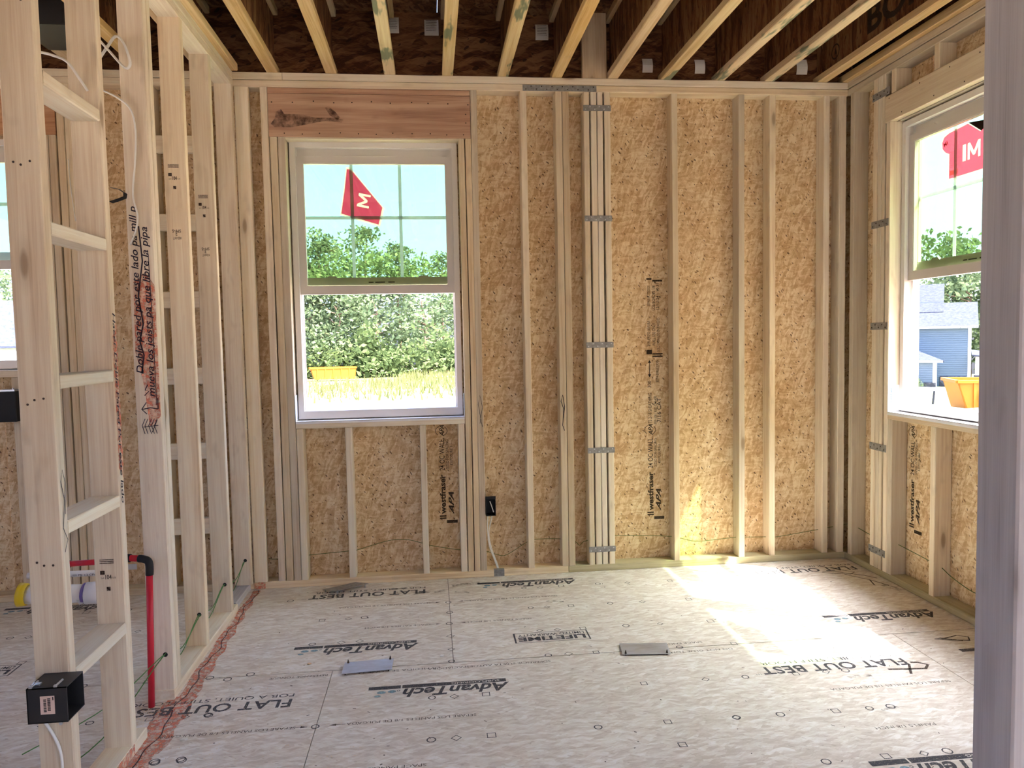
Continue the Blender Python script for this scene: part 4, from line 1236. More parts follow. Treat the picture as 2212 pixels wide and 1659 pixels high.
cable('electric_cable', [(-140.6, -50.4, 89.0), (-139.9, -50.3, 88.7), (-138.1, -50.0, 87.8), (-136.6, -49.7, 86.3), (-136.1, -49.6, 83.4), (-136.4, -49.55, 78.9), (-136.9, -49.55, 74.4), (-136.4, -49.55, 71.4), (-136.8, -49.55, 69.2), (-137.6, -49.6, 67.3)], 0.24, 'cable_white', 'thin white cable hanging down the third left stud', 'cable')
cable('electric_cable', [(-83.6, 0.9, 13.9), (-83.75, 0.7, 11.5), (-83.7, 0.6, 9.6), (-83.3, 0.7, 6.6), (-82.2, 0.9, 3.4), (-81.6, 1.0, 1.5)], 0.2, 'cable_white', 'left white cable running from the outlet box to the bottom plate', 'cable')
cable('electric_cable', [(-82.6, 0.9, 13.9), (-82.9, 0.8, 12.4), (-83.4, 0.7, 10.4), (-83.35, 0.7, 8.4), (-82.9, 0.8, 6.2), (-81.9, 1.0, 3.2), (-81.35, 1.1, 1.5)], 0.2, 'cable_white', 'right white cable running from the outlet box to the bottom plate', 'cable')
cable('electric_cable', [(-137.6, -80.6, 14.3), (-137.1, -80.5, 13.2), (-136.2, -80.4, 11.3), (-135.65, -80.35, 9.4), (-135.6, -80.3, 6.5), (-135.6, -80.3, 1.6)], 0.25, 'cable_white', 'white cable dropping below the black steel box', 'cable')
cable('wire_tail', [(-167.5, -0.1, 91.0), (-167.4, -0.15, 87), (-167.1, -0.2, 83), (-166.7, -0.2, 78.6)], 0.14, 'cable_white', 'thin white wire tail stapled to a stud of the left room back wall', 'wire')

# tracer string along the walls
def strings():
    A = [(-131.6, 1.8, 6.2), (-129.9, 1.8, 5.9), (-123.4, 1.8, 6.4), (-114.2, 1.8, 6.9), (-112.7, 1.8, 7.0), (-105.6, 1.8, 8.8), (-101.5, 1.8, 8.8), (-98.3, 1.8, 7.9), (-96.6, 1.8, 7.3), (-90.3, 1.8, 6.0), (-83.8, 1.8, 5.2), (-81.5, 1.8, 4.4), (-79.4, 1.8, 4.3), (-74.9, 1.8, 6.9), (-73.0, 1.8, 7.5), (-67.0, 1.8, 7.3), (-63.7, 1.8, 6.5), (-62.7, 1.8, 5.6), (-61.2, 1.8, 6.6), (-54.1, 1.8, 7.4), (-41.8, 1.8, 6.7), (-39.0, 1.8, 6.1), (-34.6, 1.8, 5.2), (-25.7, 1.8, 5.7), (-23.3, 1.8, 5.6), (-18.1, 1.8, 5.4), (-15.8, 1.8, 5.3), (-5.3, 1.8, 6.6), (-1.0, 1.8, 7.2), (1.6, 1.6, 7.6)]
    cable('tracer_string', A, 0.07, 'string_green', 'green string threaded low through the back wall studs', 'string', 1.0, n=5)
    cable('tracer_string', [(1.75, 0.5, 7.7), (1.75, -2.7, 7.7), (1.75, -7.1, 7.4), (1.75, -12, 7.5), (1.75, -17.0, 7.9), (1.75, -27.0, 7.4), (1.75, -30.5, 7.2), (1.75, -34.3, 6.0), (1.75, -40.5, 5.2), (1.75, -47, 7)], 0.08, 'string_green', 'green string threaded low through the right wall studs', 'string', 1.0, n=5)
    cable('tracer_string', [(-142.0, -78, 3.0), (-139.5, -62, 1.2), (-135.7, -49.5, 6.9), (-135.9, -41, 4.6), (-135.4, -33.1, 6.9), (-135.8, -25, 5.2), (-135.8, -17.3, 6.9), (-135.9, -9, 5.0), (-135.8, -1.8, 6.5), (-136.0, 0.6, 6.4)], 0.08, 'string_green_bright', 'bright green string sagging through the left partition studs', 'string', 1.0, n=5)
    cable('tracer_string', [(-143.0, -74, 6.2), (-139.5, -60, 4.6), (-135.5, -49.5, 7.1), (-136.6, -40, 3.0), (-135.6, -33.2, 7.0), (-136.4, -25, 3.4), (-135.6, -17.5, 7.0), (-136.6, -8, 2.6), (-135.9, -2.0, 6.7)], 0.07, 'string_green_bright', 'second green string drooping lower through the left partition studs', 'string', 1.0, n=5)
strings()

def outlet_box():
    o = empty('outlet_box', (-82.95, 1.0, 13.8), 'open black plastic outlet box nailed beside the back window', 'electrical box')
    mb = MB()
    x0, x1, y0, y1, z0, z1 = -84.0, -81.85, -0.45, 2.3, 13.8, 17.6
    t = 0.09
    mb.box(x0, x0 + t, y0, y1, z0, z1); mb.box(x1 - t, x1, y0, y1, z0, z1)
    mb.box(x0, x1, y0, y1, z0, z0 + t); mb.box(x0, x1, y0, y1, z1 - t, z1); mb.box(x0, x1, y1 - t, y1, z0, z1)
    mb.build('box_shell', 'black_plastic', o, (-82.95, 1, 15.7))
    mb = MB(); mb.box(x0 - 0.05, x1 + 0.02, y0 - 0.05, y0 + 0.5, z1, z1 + 0.5)
    mb.disc((x0 + 0.9, y0 - 0.05, z1 + 0.25), (0, -1, 0), 0.12, 0.04); mb.disc((x0 + 1.6, y0 - 0.05, z1 + 0.25), (0, -1, 0), 0.12, 0.04)
    mb.build('mounting_tab', 'black_plastic', o, (-83, 0, 18))
    mb = MB(); mb.tube([(-83.1, 0.2, 17.0), (-82.7, -0.1, 15.8), (-82.3, 0.3, 14.5)], 0.11, 6)
    mb.build('folded_conductor', 'cable_white', o, (-82.7, 0, 15.8))
outlet_box()
def steel_box():
    o = empty('steel_junction_box', (-135.0, -82, 14.2), 'deep black steel box with a pale barcode label on the nearest left stud', 'electrical box')
    x0, x1, y0, y1, z0, z1 = -137.0, -133.1, -83.7, -80.05, 14.4, 18.1
    t = 0.1
    mb = MB()
    mb.box(x0, x0 + t, y0, y1, z0, z1)
    mb.box(x0, x1, y0, y0 + t, z0, z1); mb.box(x0, x1, y1 - t, y1, z0, z1)
    mb.box(x0, x1, y0, y1, z0, z0 + t); mb.box(x0, x1, y0, y1, z1 - t, z1)
    mb.build('box_shell', 'black_metal', o, (-135, -82, 16))
    mb = MB(); mb.box(x0 + 1.3, x0 + 2.7, y0 - 0.03, y0 - 0.005, z0 + 0.95, z0 + 2.85)
    lb = mb.build('barcode_label', 'label_pink', o, (x0 + 2, y0, z0 + 1.9))
    mb = MB()
    zz = z0 + 1.2
    while zz < z0 + 2.5:
        h = rng.uniform(0.03, 0.11)
        mb.box(x0 + 1.62, x0 + 1.9, y0 - 0.04, y0 - 0.031, zz, zz + h)
        if rng.random() < 0.8:
            mb.box(x0 + 2.0, x0 + 2.3, y0 - 0.04, y0 - 0.031, zz + 0.1, zz + 0.1 + h)
        zz += h + rng.uniform(0.03, 0.07)
    mb.box(x0 + 2.5, x0 + 2.6, y0 - 0.04, y0 - 0.031, z0 + 2.4, z0 + 2.75)
    mb.build('barcode', 'ink_black', lb, (x0 + 2, y0, z0 + 1.9))
    for (xx, zz) in ((x0 + 0.4, z1 + 0.1), (x1 - 1.1, z1 + 0.1), (x1 - 0.75, z0 - 0.12)):
        mb = MB(); mb.tube([(xx, y0 + 0.1, zz), (xx, y0 + 1.6, zz)], 0.11, 8); mb.disc((xx, y0 + 0.02, zz), (0, 1, 0), 0.19, 0.09, 10)
        mb.build('mounting_nail', 'bright_zinc', o, (xx, y0, zz))
    mb = MB(); mb.box(x0 + 0.2, x0 + 1.0, y0 + 0.6, y0 + 1.2, z1, z1 + 0.16)
    mb.build('cable_clamp', 'bright_zinc', o, (x0 + 0.6, y0 + 0.9, z1))
steel_box()
def left_box():
    o = empty('switch_box', (-181.0, -1.5, 38), 'plain black plastic box below the left room window', 'electrical box')
    mb = MB()
    x0, x1, y0, y1, z0, z1 = -182.6, -179.0, -2.6, 0.6, 38.0, 44.2
    mb.bevel_box(x0, x1, y0, y1, z0, z1, 0.12)
    mb.build('box_shell', 'black_plastic', o, (-181, -1, 41))
    mb = MB(); mb.box(x0 + 0.3, x1 - 0.2, y0 + 0.2, y1, z1, z1 + 0.35); mb.box(x1 - 0.5, x1 - 0.3, y0 - 0.05, y0 + 0.2, z1 + 0.4, z1 + 0.7)
    mb.build('box_flange', 'bright_zinc', o, (-181, -1, 44.4))
left_box()

def plumbing():
    o = empty('red_water_pipe', (-137.0, -51.3, 0), 'red plastic water pipe rising from the floor beside the third left stud', 'pipe')
    mb = MB(); mb.tube([(-137.2, -51.3, -0.5), (-136.95, -51.25, 8), (-136.6, -51.2, 20.0)], 0.46, 12)
    mb.build('riser', 'pex_red', o, (-137, -51.3, 10), smooth=True)
    mb = MB(); mb.tube(smooth_path([(-136.6, -51.2, 19.6), (-136.55, -51.2, 21.0), (-136.75, -51.2, 21.7), (-137.5, -51.0, 21.95), (-138.1, -50.9, 22.0)], 4), 0.55, 12)
    mb.build('elbow_fitting', 'black_plastic', o, (-136.8, -51.2, 21.5), smooth=True)
    mb = MB(); mb.tube([(-138.0, -50.9, 22.0), (-141.5, -50.4, 22.2)], 0.46, 12)
    mb.build('branch_pipe', 'pex_red', o, (-139.5, -50.7, 22), smooth=True)
    mb = MB(); mb.tube([(-139.3, -50.8, 22.1), (-139.9, -50.7, 22.1)], 0.62, 12)
    mb.build('clamp', 'black_plastic', o, (-139.6, -50.7, 22.1), smooth=True)
    mb = MB(); mb.box(-141.0, -138.2, -51.5, -51.42, 20.6, 21.4)
    mb.build('hanger_bracket', 'bright_zinc', o, (-139.6, -51.4, 21))
    o = empty('red_pipe_stub', (-144, -52, 21), 'short red pipe stub with a black cap behind the nearest left studs', 'pipe')
    mb = MB(); mb.tube([(-147.6, -51.6, 21.9), (-141.8, -51.4, 22.0)], 0.42, 12)
    mb.build('stub', 'pex_red', o, (-144, -52, 22), smooth=True)
    mb = MB(); mb.tube([(-148.0, -51.6, 21.85), (-147.2, -51.6, 21.9)], 0.5, 12)
    mb.build('end_cap', 'black_plastic', o, (-148, -52, 22), smooth=True)
    o = empty('drain_pipe', (-154, -40, 12), 'white plastic drain pipe with a yellow end cap behind the left partition', 'pipe')
    mb = MB(); mb.tube([(-159.8, -40, 14.1), (-149.0, -39.6, 13.7)], 1.45, 18)
    mb.build('pipe_run', 'pvc_white', o, (-154, -40, 14), smooth=True)
    mb = MB(); mb.tube([(-160.4, -40.1, 14.2), (-159.3, -40, 14.1)], [1.85, 1.7], 20)
    mb.build('yellow_test_cap', 'cap_yellow', o, (-160, -40, 14), smooth=True)
    mb = MB(); mb.tube([(-150.6, -39.7, 13.75), (-147.6, -39.4, 13.65)], 1.75, 18)
    mb.build('coupling', 'pvc_white', o, (-149, -39.6, 13.7), smooth=True)
    mb = MB(); mb.tube(smooth_path([(-148.0, -39.4, 13.65), (-147.0, -39.4, 13.5), (-146.4, -39.4, 12.4), (-146.3, -39.4, 6), (-146.3, -39.4, -0.6)], 4), 1.45, 18)
    mb.build('drop_pipe', 'pvc_white', o, (-146.5, -39.4, 6), smooth=True)
    mb = MB(); mb.tube([(-151.0, -39.7, 13.77), (-150.6, -39.7, 13.75)], 1.62, 18)
    mb.build('primer_ring', 'pvc_primer', o, (-151, -39.7, 13.8), smooth=True)
    o = empty('supply_pipe', (-151, -38, 16), 'thin white printed pipe above the drain pipe', 'pipe')
    mb = MB(); mb.tube([(-160.0, -38.2, 16.6), (-146.5, -37.6, 16.3)], 0.5, 12)
    mb.build('pipe_run', 'pvc_white', o, (-153, -38, 16.4), smooth=True)
    mb = MB(); put_text(mb, 'ASTM D2846 100 PSI 1/2 CPVC 4120', (-156.5, -38.65, 16.3), (1, 0.04, -0.02), (0, 0, 1), 0.3, 8.5, 0, 0, 0.02)
    mb.build('printed_marking', 'ink_black', o, (-152, -38.6, 16.4))
    mb = MB(); mb.box(0, 5.2, -0.05, 0.05, 0, 0.95)
    for k in range(4):
        pass
    o = mb.build('pipe_hanger_strap', 'bright_zinc', None, (-151.2, -40.9, 12.3), (0, -0.45, 0.1), local=True)
    tag(o, 'perforated bright metal strap under the drain pipe', 'strap')
    for k in range(4):
        mb = MB(); mb.disc((0.5 + k * 1.35, -0.06, 0.48), (0, -1, 0), 0.16, 0.02, 8)
        h = mb.build('strap_hole', 'nail_dark', None, (0, 0, 0), local=True); h.parent = o
    mb = MB()
    mb.tube([(-139.4, -50.6, 75.2), (-138.2, -50.9, 74.9), (-137.3, -51.2, 74.3), (-137.35, -51.3, 73.7), (-138.2, -51.2, 73.4), (-139.4, -50.9, 73.1)], 0.4, 6, 0.12)
    tag(mb.build('pipe_strap', 'black_plastic', None, (-138.5, -51, 74)), 'folded black plastic strap sticking out behind the second left stud', 'strap')
    o = empty('fan_housing', (-160, -20, 108.5), 'dark steel fan housing between the joists of the left room', 'fan')
    mb = MB(); mb.box(-163.3, -156.5, -24, -14, 108.0, 116.0)
    mb.build('housing_body', 'black_metal', o, (-160, -19, 112))
    mb = MB(); mb.box(-164.0, -155.8, -24.8, -13.2, 107.8, 108.1)
    mb.build('housing_flange', 'black_metal', o, (-160, -19, 108))
plumbing()

def steel_plates():
    for (pts, z, tilt, label) in (([(-119.4, -4.4), (-116.3, -6.2), (-109.9, -2.6), (-112.8, -1.0)], 0.75, 1, 'dark steel nail plate propped against the back wall bottom plate'),
                                  ([(-110.6, -45.2), (-102.7, -44.7), (-102.6, -40.5), (-110.5, -41.0)], 0.0, 0, 'shiny steel nail plate, sky reflection painted blue, lying left of the floor joint'),
                                  ([(-64.9, -44.8), (-57.0, -45.7), (-56.3, -41.4), (-64.3, -40.4)], 0.0, 0, 'shiny steel nail plate lying near the middle of the floor')):
        c = Vector((sum(p[0] for p in pts) / 4, sum(p[1] for p in pts) / 4, 0))
        o = empty('nail_plate', c, label, 'steel plate', 'loose steel nail plates')
        hs = [0.55, 0.62, 0.75, 0.7] if tilt else [0.25, 0.25, 0.25, 0.25]
        mb = MB()
        lo = [(p[0], p[1], h) for p, h in zip(pts, hs)]
        hi = [(p[0], p[1], h + 0.07) for p, h in zip(pts, hs)]
        mb.rings([lo, hi])
        mb.build('plate', 'galvanised' if tilt else 'steel_plate', o, c)
        for k, (p, h) in enumerate(zip(pts, hs)):
            q = Vector((p[0], p[1], 0)).lerp(c, 0.14)
            mb = MB()
            if tilt:
                mb.tube([(q.x, q.y, h + 0.02), (q.x, q.y, 0.02)], [0.17, 0.12], 6)
                mb.build('prong', 'bright_zinc', o, q)
            else:
                mb.tube([(q.x, q.y, 0.0), (q.x, q.y, h)], 0.1, 6)
                if (k in (2, 3)) == (c.x < -90):
                    mb.tube([(q.x, q.y, h + 0.05), (q.x, q.y, h + 0.65)], [0.2, 0.04], 5)
                mb.build('prong', 'nail_dark', o, q)
steel_plates()

def debris():
    # shavings and sawdust along the partition and the back plate
    mb = MB()
    def flake(x, y, s):
        a = rng.uniform(0, 2 * PI); l = s * rng.uniform(0.7, 1.6); w = s * rng.uniform(0.3, 0.6)
        ca, sa = math.cos(a), math.sin(a)
        h = s * rng.uniform(0.1, 0.5)
        p = [(x - ca * l - sa * w, y - sa * l + ca * w, 0.03), (x + sa * w * 0.2, y - ca * w * 0.2, h), (x + ca * l, y + sa * l, 0.04 + h * 0.3), (x - sa * w, y + ca * w, 0.03)]
        mb.quad(*p); 
    for k in range(1500):
        y = -rng.uniform(0, 1) ** 0.8 * 80
        flake(-W + rng.gauss(5, 8) if rng.random() < 0.6 else -W + rng.uniform(-2, 30), y, rng.uniform(0.06, 0.16))
    for k in range(380):
        flake(rng.uniform(-133, -68), -abs(rng.gauss(0.3, 0.7)) - 0.1, rng.uniform(0.06, 0.16))
    for k in range(260):
        flake(-137 + rng.gauss(0, 1.6), -54 + rng.gauss(0, 2.6), rng.uniform(0.08, 0.2))
    for k in range(160):
        flake(rng.uniform(-130, -40), rng.uniform(-90, -4), rng.uniform(0.05, 0.12))
    tag(mb.build('wood_shavings', 'shaving', None, (-125, -40, 0)), 'pale wood shavings scattered along the left partition and back plate', 'shavings', kind='stuff')
    def chip(x, y, s, mat, label, name='wood_chip', cat='chip'):
        m = MB()
        pts = [(x + s * c * rng.uniform(0.7, 1.2), y + s * d * rng.uniform(0.7, 1.2)) for c, d in ((-1, -0.4), (0.2, -0.6), (1, -0.1), (0.7, 0.5), (-0.5, 0.6))]
        m.prism(pts, 0.02, 0.02 + s * 0.35)
        tag(m.build(name, mat, None, (x, y, 0)), label, cat)
    chip(-146.5, -68.5, 0.7, 'chip_grey', 'brown wood chip on the left room floor near the steel box')
    chip(-94.6, -40.3, 0.45, 'cable_white', 'small white scrap on the floor just left of the joint', 'paper_scrap', 'scrap')
    chip(-129.3, -61.5, 0.5, 'cable_white', 'tiny white scrap beside the orange line', 'paper_scrap', 'scrap')
    chip(-116.4, -40.0, 0.4, 'shaving', 'pale splinter near the left nail plate')
    chip(-138.8, -69.2, 0.6, 'chip_grey', 'dark wood chip behind the second left stud base')
debris()

# ================================================================== outdoors
M = 1 / I
def gz(x, y):
    """ground height in metres at x, y (metres)"""
    return -0.75 - 0.021 * max(y, 0) - 0.041 * max(x, 0) * (1.0 if y > -10 else 1.0) - 0.004 * max(-x - 6, 0)
def build_ground():
    me_v, me_f = [], []
    xs = [-160, -110, -80, -60, -45, -35, -25, -18, -12, -8, -6, 0.2, 3, 6, 10, 15, 20, 27, 35, 45, 60, 80, 110, 160]
    ys = [-120, -60, -30, -20, -12, -6, 0.2, 3, 6, 10, 15, 20, 26, 33, 42, 52, 65, 80, 100, 130, 180]
    for y in ys:
        for x in xs:
            me_v.append((x, y, gz(x, y) + 0.05 * math.sin(x * 0.9) * math.cos(y * 0.7) - (0.3 if -6.5 < x < 1 and -9 < y < 1 else 0)))
    n = len(xs)
    for j in range(len(ys) - 1):
        for i in range(n - 1):
            me_f.append((j * n + i, j * n + i + 1, (j + 1) * n + i + 1, (j + 1) * n + i))
    me = bpy.data.meshes.new('ground')
    me.from_pydata(me_v, [], me_f)
    me.materials.append(MATS['field_ground'])
    me.polygons.foreach_set('use_smooth', [True] * len(me.polygons))
    o = link('ground', me)
    tag(o, 'sunlit rough grass field with bare earth behind the house', 'ground', kind='structure')
build_ground()
def patch(name, pts, mat, label, cat, lift=0.04):
    mb = MB()
    P = [(x * M, y * M, (gz(x, y) + lift) * M) for x, y in pts]
    Q = [(p[0], p[1], p[2] - 6) for p in P]
    mb.rings([Q, P])
    return tag(mb.build(name, mat, None, P[0]), label, cat, kind='structure')
# right-hand direction (through the side windows): d = distance along it, s = sideways to the right
RD = Vector((0.600, 0.800)); RS = Vector((0.800, -0.600))
ORG = Vector((-2.41, -4.12))
def rp(d, s):
    return tuple(ORG + RD * d + RS * s)
patch('street', [rp(41, -45), rp(41, 45), rp(47, 45), rp(47, -45)], 'concrete', 'pale street crossing the view from the right windows', 'road', 0.10)
patch('front_lawn', [rp(47, -45), rp(47, 45), rp(58, 45), rp(58, -45)], 'lawn', 'green lawn strip in front of the grey blue house', 'lawn', 0.12)
patch('driveway', [rp(58, -45), rp(58, 45), rp(71, 45), rp(71, -45)], 'concrete', 'white driveway in front of the grey blue house', 'driveway', 0.14)
patch('bare_earth', [(-16, 60), (10, 58), (10, 74), (-16, 74)], 'red_clay', 'bare pale earth around the far yellow dumpster', 'earth', 0.05)

def crown_mesh(seed, kind):
    r = random.Random(seed)
    v, f = [], []
    def card(c, s):
        a = Vector((r.gauss(0, 1), r.gauss(0, 1), r.gauss(0, 0.7))).normalized()
        b = a.cross(Vector((r.gauss(0, 1), r.gauss(0, 1), r.gauss(0, 1)))).normalized()
        k = len(v)
        for (p, q) in ((-1, -0.35), (0.1, -0.6), (1, 0.1), (0.1, 0.55)):
            v.append(tuple(c + a * (p * s) + b * (q * s)))
        f.append((k, k + 1, k + 2, k + 3))
    if kind == 'pine':
        for i in range(46):
            t = r.random() ** 0.9
            z = 6 + 12.5 * t
            rad = (1 - t) * 3.8 + 0.8
            ang = r.uniform(0, 2 * PI)
            c = Vector((math.cos(ang) * rad * r.uniform(0.3, 1), math.sin(ang) * rad * r.uniform(0.3, 1), z))
            for k in range(52):
                card(c + Vector((r.gauss(0, 0.75), r.gauss(0, 0.75), r.gauss(0, 0.38))), r.uniform(0.14, 0.34))
    elif kind == 'broad':
        for i in range(50):
            u, w_ = r.uniform(0, 2 * PI), r.uniform(-0.9, 1)
            rad = math.sqrt(max(0, 1 - w_ * w_)) * r.uniform(0.4, 1)
            c = Vector((math.cos(u) * 4.2 * rad, math.sin(u) * 4.2 * rad, 7.2 + 5.6 * w_))
            for k in range(50):
                card(c + Vector((r.gauss(0, 0.9), r.gauss(0, 0.9), r.gauss(0, 0.75))), r.uniform(0.15, 0.36))
    else:
        for i in range(16):
            c = Vector((r.gauss(0, 1.0), r.gauss(0, 1.0), abs(r.gauss(1.2, 0.7))))
            for k in range(50):
                card(c + Vector((r.gauss(0, 0.5), r.gauss(0, 0.5), r.gauss(0, 0.4))), r.uniform(0.1, 0.26))
    me = bpy.data.meshes.new('crown_' + kind)
    me.from_pydata(v, [], f)
    me.materials.append(MATS[{'pine': 'leaf_pine', 'broad': 'leaf_broad', 'bush': 'leaf_bush'}[kind]])
    return me
def trunk_mesh(seed, kind):
    r = random.Random(seed + 99)
    mb = MB()
    top = {'pine': 17, 'broad': 9, 'bush': 1.2}[kind]
    R0 = {'pine': 0.30, 'broad': 0.26, 'bush': 0.06}[kind]
    pts = [(r.uniform(-0.12, 0.12) * i * M * 0.6, r.uniform(-0.12, 0.12) * i * M * 0.6, (top * i / 6 - 0.4) * M) for i in range(7)]
    mb.tube(pts, [R0 * (1 - 0.13 * i) * M for i in range(7)], 8)
    if kind != 'bush':
        for k in range(9):
            z = r.uniform(0.35, 0.95) * top; a = r.uniform(0, 2 * PI); l = r.uniform(1.2, 3.0)
            mb.tube([(0, 0, z * M), (math.cos(a) * l * 0.6 * M, math.sin(a) * l * 0.6 * M, (z + 0.2) * M), (math.cos(a) * l * M, math.sin(a) * l * M, (z + 0.7) * M)], [0.07 * M, 0.05 * M, 0.02 * M], 5)
    me = bpy.data.meshes.new('trunk_' + kind)
    me.from_pydata([tuple(c * I for c in p) for p in mb.v], [], mb.f)
    me.materials.append(MATS['bark'])
    return me
TREE = {}
for kind, n in (('pine', 4), ('broad', 4), ('bush', 3)):
    TREE[kind] = [(crown_mesh(11 * i + len(kind), kind), trunk_mesh(i, kind)) for i in range(n)]
NAMES = {'pine': 'pine_tree', 'broad': 'broadleaf_tree', 'bush': 'shrub'}
def tree(kind, x, y, s, k, label, group, sz=1.0, rz=None):
    cm, tm = TREE[kind][k % len(TREE[kind])]
    root = bpy.data.objects.new(NAMES[kind], None)
    COL.objects.link(root)
    root.location = (x, y, gz(x, y) - 0.1)
    root.scale = (s, s, s * sz)
    root.rotation_euler = (0, 0, rng.uniform(0, 6.28) if rz is None else rz)
    tag(root, label, 'bush' if kind == 'bush' else 'tree', group)
    for nm, me in (('crown', cm), ('trunk', tm)):
        o = bpy.data.objects.new(nm, me); COL.objects.link(o); o.parent = root
def woods():
    k = 0
    # behind the back window
    base = [('pine', -19, 84, 1.0), ('pine', -14.5, 80, 0.88), ('pine', -10.2, 86, 0.97), ('pine', -6.0, 82, 0.8), ('broad', -16.8, 78, 1.05), ('broad', -12.4, 77, 0.9), ('broad', -8.4, 79, 1.0), ('broad', -3.2, 78, 0.95), ('pine', -1.0, 88, 0.78), ('broad', 1.6, 80, 0.8), ('broad', -21.5, 79, 1.0), ('broad', 5.0, 84, 0.85), ('pine', -24.5, 85, 0.95), ('broad', -5.8, 90, 0.95), ('broad', -14, 92, 1.2), ('broad', -19, 93, 1.1), ('broad', -0.5, 94, 0.8)]
    words_ = ['tall pine', 'leafy tree']
    for kind, x, y, s in base:
        side = 'left' if x < -15 else ('middle' if x < -7 else 'right')
        tree(kind, x, y, s, k, '%s tree in the wood behind the back window, %s part' % ('tall pine' if kind == 'pine' else 'broad leafy', side), 'trees of the wood behind the back window'); k += 1
    for i, (x, y) in enumerate(((-18, 74.5), (-13.8, 73.8), (-9.5, 74.6), (-6.2, 73.4), (-3.0, 74.4), (0.5, 73.8), (-16, 76), (-11.5, 75.6), (-7.8, 75.8), (-1.2, 76))):
        tree('bush', x, y, rng.uniform(1.0, 1.6), i, 'green shrub at the edge of the wood behind the field', 'shrubs at the edge of the wood')
    # right
    for i, (d, s, kind, sc_) in enumerate(((104, -8, 'broad', 1.25), (108, -3, 'broad', 1.35), (103, 1.5, 'broad', 1.25), (108, 5.5, 'broad', 1.3), (104, 10, 'broad', 1.2), (112, 14, 'broad', 1.25), (100, 15, 'broad', 1.1), (110, -14, 'broad', 1.2), (106, 20, 'broad', 1.2), (112, 0, 'pine', 1.0), (96, 7.6, 'broad', 0.9), (94, 11.5, 'broad', 0.85))):
        x, y = rp(d, s)
        tree(kind, x, y, sc_, i + 2, 'leafy tree rising behind the grey blue house', 'trees behind the grey blue house')
    # left
    for i, (x, y) in enumerate(((-62, 92), (-56, 98), (-50, 95), (-44, 92), (-68, 90), (-38, 95), (-33, 88), (-28, 90))):
        tree('broad', x, y, 1.1, i, 'leafy tree beyond the left room window', 'trees beyond the left room')
woods()
def dumpster(name, x, y, rz, L, Wd, Hh, label):
    root = bpy.data.objects.new(name, None); COL.objects.link(root)
    root.location = (x, y, gz(x, y) + 0.05); root.rotation_euler = (0, 0, rz)
    tag(root, label, 'dumpster')
    def put(mb, nm, mat='dumpster_paint'):
        o = mb.build(nm, mat, None, (0, 0, 0), local=True); o.parent = root
    mb = MB(); t = 0.06 * M; l, w, h = L * M / 2, Wd * M / 2, Hh * M
    b = 0.35 * M
    # sloped ends, open top
    for sy in (-1, 1):
        P = [(-l + b, sy * w, 0.15 * M), (l - b * 0.3, sy * w, 0.15 * M), (l, sy * w, h), (-l, sy * w, h)]
        Q = [(p[0], p[1] - sy * t, p[2]) for p in P]
        mb.rings([P, Q] if sy > 0 else [Q, P])
    for (xa, xb) in ((-l + b, -l), (l - b * 0.3, l)):
        P = [(xa, -w, 0.15 * M), (xa, w, 0.15 * M), (xb, w, h), (xb, -w, h)]
        Q = [(p[0] + (t if xa < 0 else -t), p[1], p[2]) for p in P]
        mb.rings([P, Q] if xa > 0 else [Q, P])
    mb.box(-l + b, l - b * 0.3, -w, w, 0.12 * M, 0.18 * M)
    put(mb, 'tub')
    for k in range(5):
        xx = -l + b + (2 * l - 1.5 * b) * (k + 0.3) / 5
        for sy in (-1, 1):
            mb = MB(); mb.box(xx, xx + 0.1 * M, sy * w - 0.05 * M, sy * w + 0.05 * M, 0.2 * M, h)
            put(mb, 'rib')
    mb = MB()
    for sy in (-1, 1):
        mb.box(-l, l, sy * w - 0.07 * M, sy * w + 0.07 * M, h - 0.06 * M, h + 0.06 * M)
    for sx in (-1, 1):
        mb.box(sx * l - 0.07 * M, sx * l + 0.07 * M, -w, w, h - 0.06 * M, h + 0.06 * M)
    put(mb, 'top_rail')
    for sx in (-0.7, 0.6):
        for sy in (-0.8, 0.8):
            mb = MB()
            mb.tube([(sx * l, sy * w - 4, 4), (sx * l, sy * w + 4, 4)], 4, 10)
            put(mb, 'roller', 'culvert_black')
dumpster('dumpster', -11.6, 66, 0.2, 4.1, 1.9, 1.15, 'far yellow dumpster at the edge of the field behind the back window')
x_, y_ = rp(36, 1.9)
dumpster('dumpster', x_, y_, math.atan2(RS.y, RS.x) + 0.25, 4.2, 2.2, 1.35, 'near orange yellow dumpster seen through the right window')
def hydrant():
    x, y = rp(50.0, 0.15)
    z = gz(x, y) + 0.1
    root = bpy.data.objects.new('fire_hydrant', None); COL.objects.link(root); root.location = (x, y, z)
    tag(root, 'small red fire hydrant on the lawn across the street', 'hydrant')
    mb = MB(); mb.tube([(0, 0, 0), (0, 0, 0.08 * M), (0, 0, 0.081 * M), (0, 0, 0.5 * M), (0, 0, 0.58 * M), (0, 0, 0.66 * M)], [0.17 * M, 0.17 * M, 0.11 * M, 0.11 * M, 0.13 * M, 0.04 * M], 12)
    o = mb.build('barrel', 'hydrant_red', None, (0, 0, 0), local=True); o.parent = root
    for a in (0, PI / 2, PI):
        mb = MB(); d = Vector((math.cos(a), -math.sin(a), 0)); mb.tube([d * 0.1 * M + Vector((0, 0, 0.42 * M)), d * 0.2 * M + Vector((0, 0, 0.42 * M))], 0.06 * M, 8)
        o = mb.build('nozzle_cap', 'trim_white' if a == PI else 'hydrant_red', None, (0, 0, 0), local=True); o.parent = root
hydrant()
